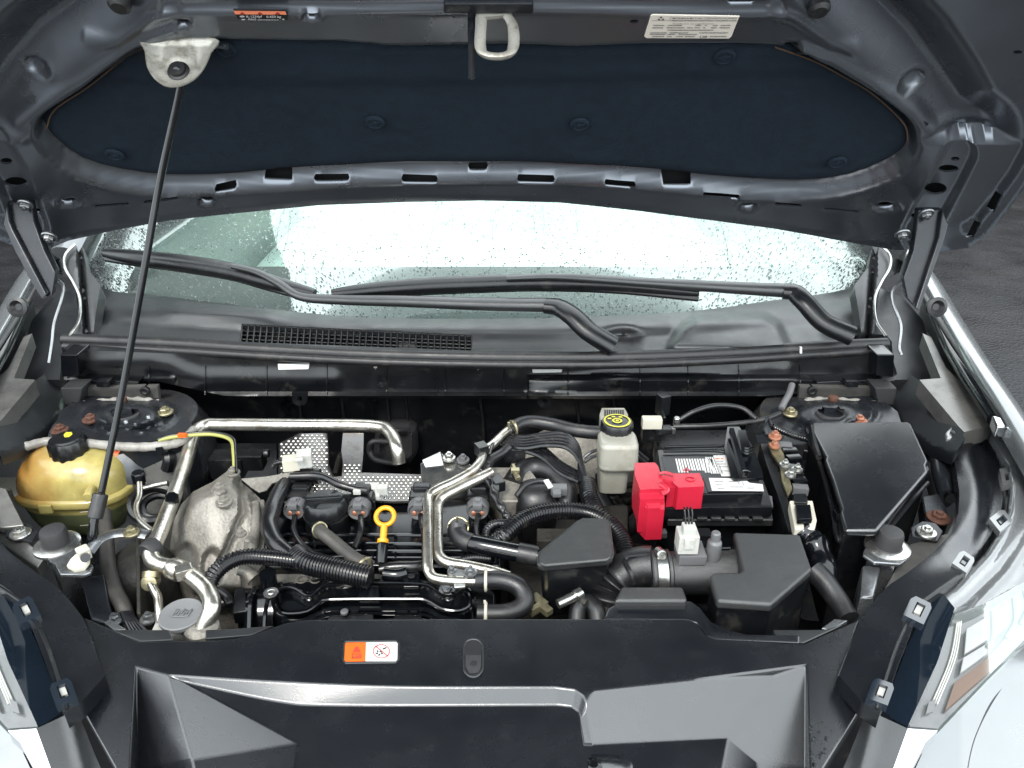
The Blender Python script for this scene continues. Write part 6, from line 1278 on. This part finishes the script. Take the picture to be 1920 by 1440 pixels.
# cables behind the battery
bm = B(); box(bm, U(1222, 806, .925), (.034, .022, .034)); box(bm, U(1243, 806, .93), (.03, .018, .012)); cn = finish(bm, 'sensor_body', 'dark_plastic', ROOT, bevel=.002)
bm = B(); box(bm, U(1222, 792, .945), (.034, .016, .020)); finish(bm, 'sensor_face', 'clip_white', cn, bevel=.002)
bm = B(); box(bm, U(1258, 806, .93), (.014, .01, .01)); lathe(bm, U(1268, 795, .935), [(.006, 0), (.006, .012), (.004, .014)], 10); finish(bm, 'cable_lug', 'zinc', cn, bevel=.001)
bm = B(); box(bm, U(1243, 758, .94), (.02, .02, .04), Matrix.Rotation(.4, 3, 'Z')); tube(bm, [(1240, 770, .93), (1246, 785, .93)], .004, 6, smooth=1); finish(bm, 'connector_pair', 'dark_plastic', ROOT, bevel=.002)
hose('battery_cable', [(1272, 788, .94), (1305, 770, .955), (1345, 760, .96), (1390, 765, .955), (1418, 785, .945)], .0042, 'rubber', 'black cable arching behind the battery')
hose('battery_cable', [(1262, 800, .935), (1330, 798, .94), (1400, 792, .94), (1440, 784, .94), (1462, 775, .94)], .0046, 'rubber', 'straight black cable behind the battery')
hose('corrugated_loom', [(1485, 722, .95), (1480, 738, .945), (1472, 752, .94), (1465, 766, .935)], .0062, 'grey_plastic', 'grey spiral loom at the cowl corner', corr=(.004, .18))
hose('corrugated_loom', [(1448, 800, .94), (1475, 812, .93), (1500, 820, .925), (1525, 826, .92)], .006, 'loom', corr=(.004, .18))
bm = B(); prism(bm, [(1416, 816, .94), (1440, 812, .94), (1470, 818, .938), (1462, 828, .935), (1420, 828, .935)], .004); tube(bm, [(1438, 815, .945), (1434, 798, .955), (1440, 785, .955), (1446, 800, .95)], .003, 6); finish(bm, 'bracket_plate', 'dark_metal', ROOT, bevel=.001)
bolt(U(1453, 818, .942), .007, UZ, ROOT, 'copper')

# ---- fuse box
fl = [(1520, 800), (1524, 791), (1704, 790), (1710, 796), (1741, 864), (1737, 872), (1740, 884), (1645, 994), (1585, 994), (1576, 960), (1579, 954), (1562, 900), (1547, 862), (1549, 856), (1530, 820)]
bm = B(); FZ = lambda x, y: U(x, y, .948+.00008*(x-1520)-.010*sst(0, 1, (y-897)/97.))
prism(bm, [FZ(x, y) for x, y in fl], .012, 1.0); fx = finish(bm, 'fuse_box', 'cover_plastic', ROOT, 'large five sided black fuse box lid', bevel=.004, seg=3)
bm = B(); prism(bm, [(1518, 806, .938), (1700, 798, .94), (1745, 880, .925), (1655, 1000, .915), (1580, 1004, .915), (1566, 965, .918), (1540, 880, .922)], .18, .97); finish(bm, 'fuse_box_base', 'dark_plastic', fx, bevel=.003)
bm = B(); tube(bm, [(1512, 806, .935), (1522, 835, .932), (1535, 862, .93), (1550, 910, .925), (1562, 958, .92), (1570, 1010, .90), (1585, 1020, .89)], .0035, 6); tube(bm, [(1522, 800, .945), (1528, 832, .942), (1536, 858, .94)], .005, 6); tube(bm, [(1740, 905, .93), (1700, 950, .925), (1668, 990, .92)], .003, 6, smooth=1); finish(bm, 'box_flange', 'dark_plastic', fx)
bm = B(); box(bm, U(1510, 853, .925), (.006, .006, .016)); box(bm, U(1566, 990, .90), (.012, .014, .06)); finish(bm, 'box_catch', 'gloss_plastic', fx, bevel=.001)
# wiring outside the fuse box
for pts, r_, mm in (([(1745, 820, .90), (1758, 850, .905), (1765, 890, .90), (1778, 930, .89)], .014, 'dark_metal'), ([(1755, 840, .90), (1778, 870, .90), (1782, 910, .895)], .006, 'steel_grey'), ([(1760, 880, .89), (1772, 905, .895), (1785, 935, .89)], .010, 'gloss_plastic'), ([(1740, 830, .88), (1750, 880, .88), (1765, 940, .87)], .016, 'rubber')):
    hose('wing_harness', pts, r_, mm)
bm = B(); prism(bm, [(1728, 930, .89), (1760, 925, .89), (1775, 950, .89), (1780, 975, .885), (1755, 985, .885), (1735, 975, .885)], .03); finish(bm, 'wing_bracket', 'dark_metal', ROOT, bevel=.003)
bm = B(); prism(bm, [(1772, 812, .955), (1782, 800, .957), (1800, 800, .957), (1806, 812, .955), (1798, 822, .952), (1776, 822, .952)], .012); sm = finish(bm, 'lamp_bracket', 'bumper_metal', ROOT, bevel=.003)
bm = B(); lathe(bm, U(1790, 812, .9555), [(.007, 0), (.007, .002), (.004, .003)], 14); finish(bm, 'lamp_screw', 'black_print', sm)
for o in list(COL.objects):
    if o.type == 'EMPTY' and o.parent is ROOT and not len(o.children): bpy.data.objects.remove(o)
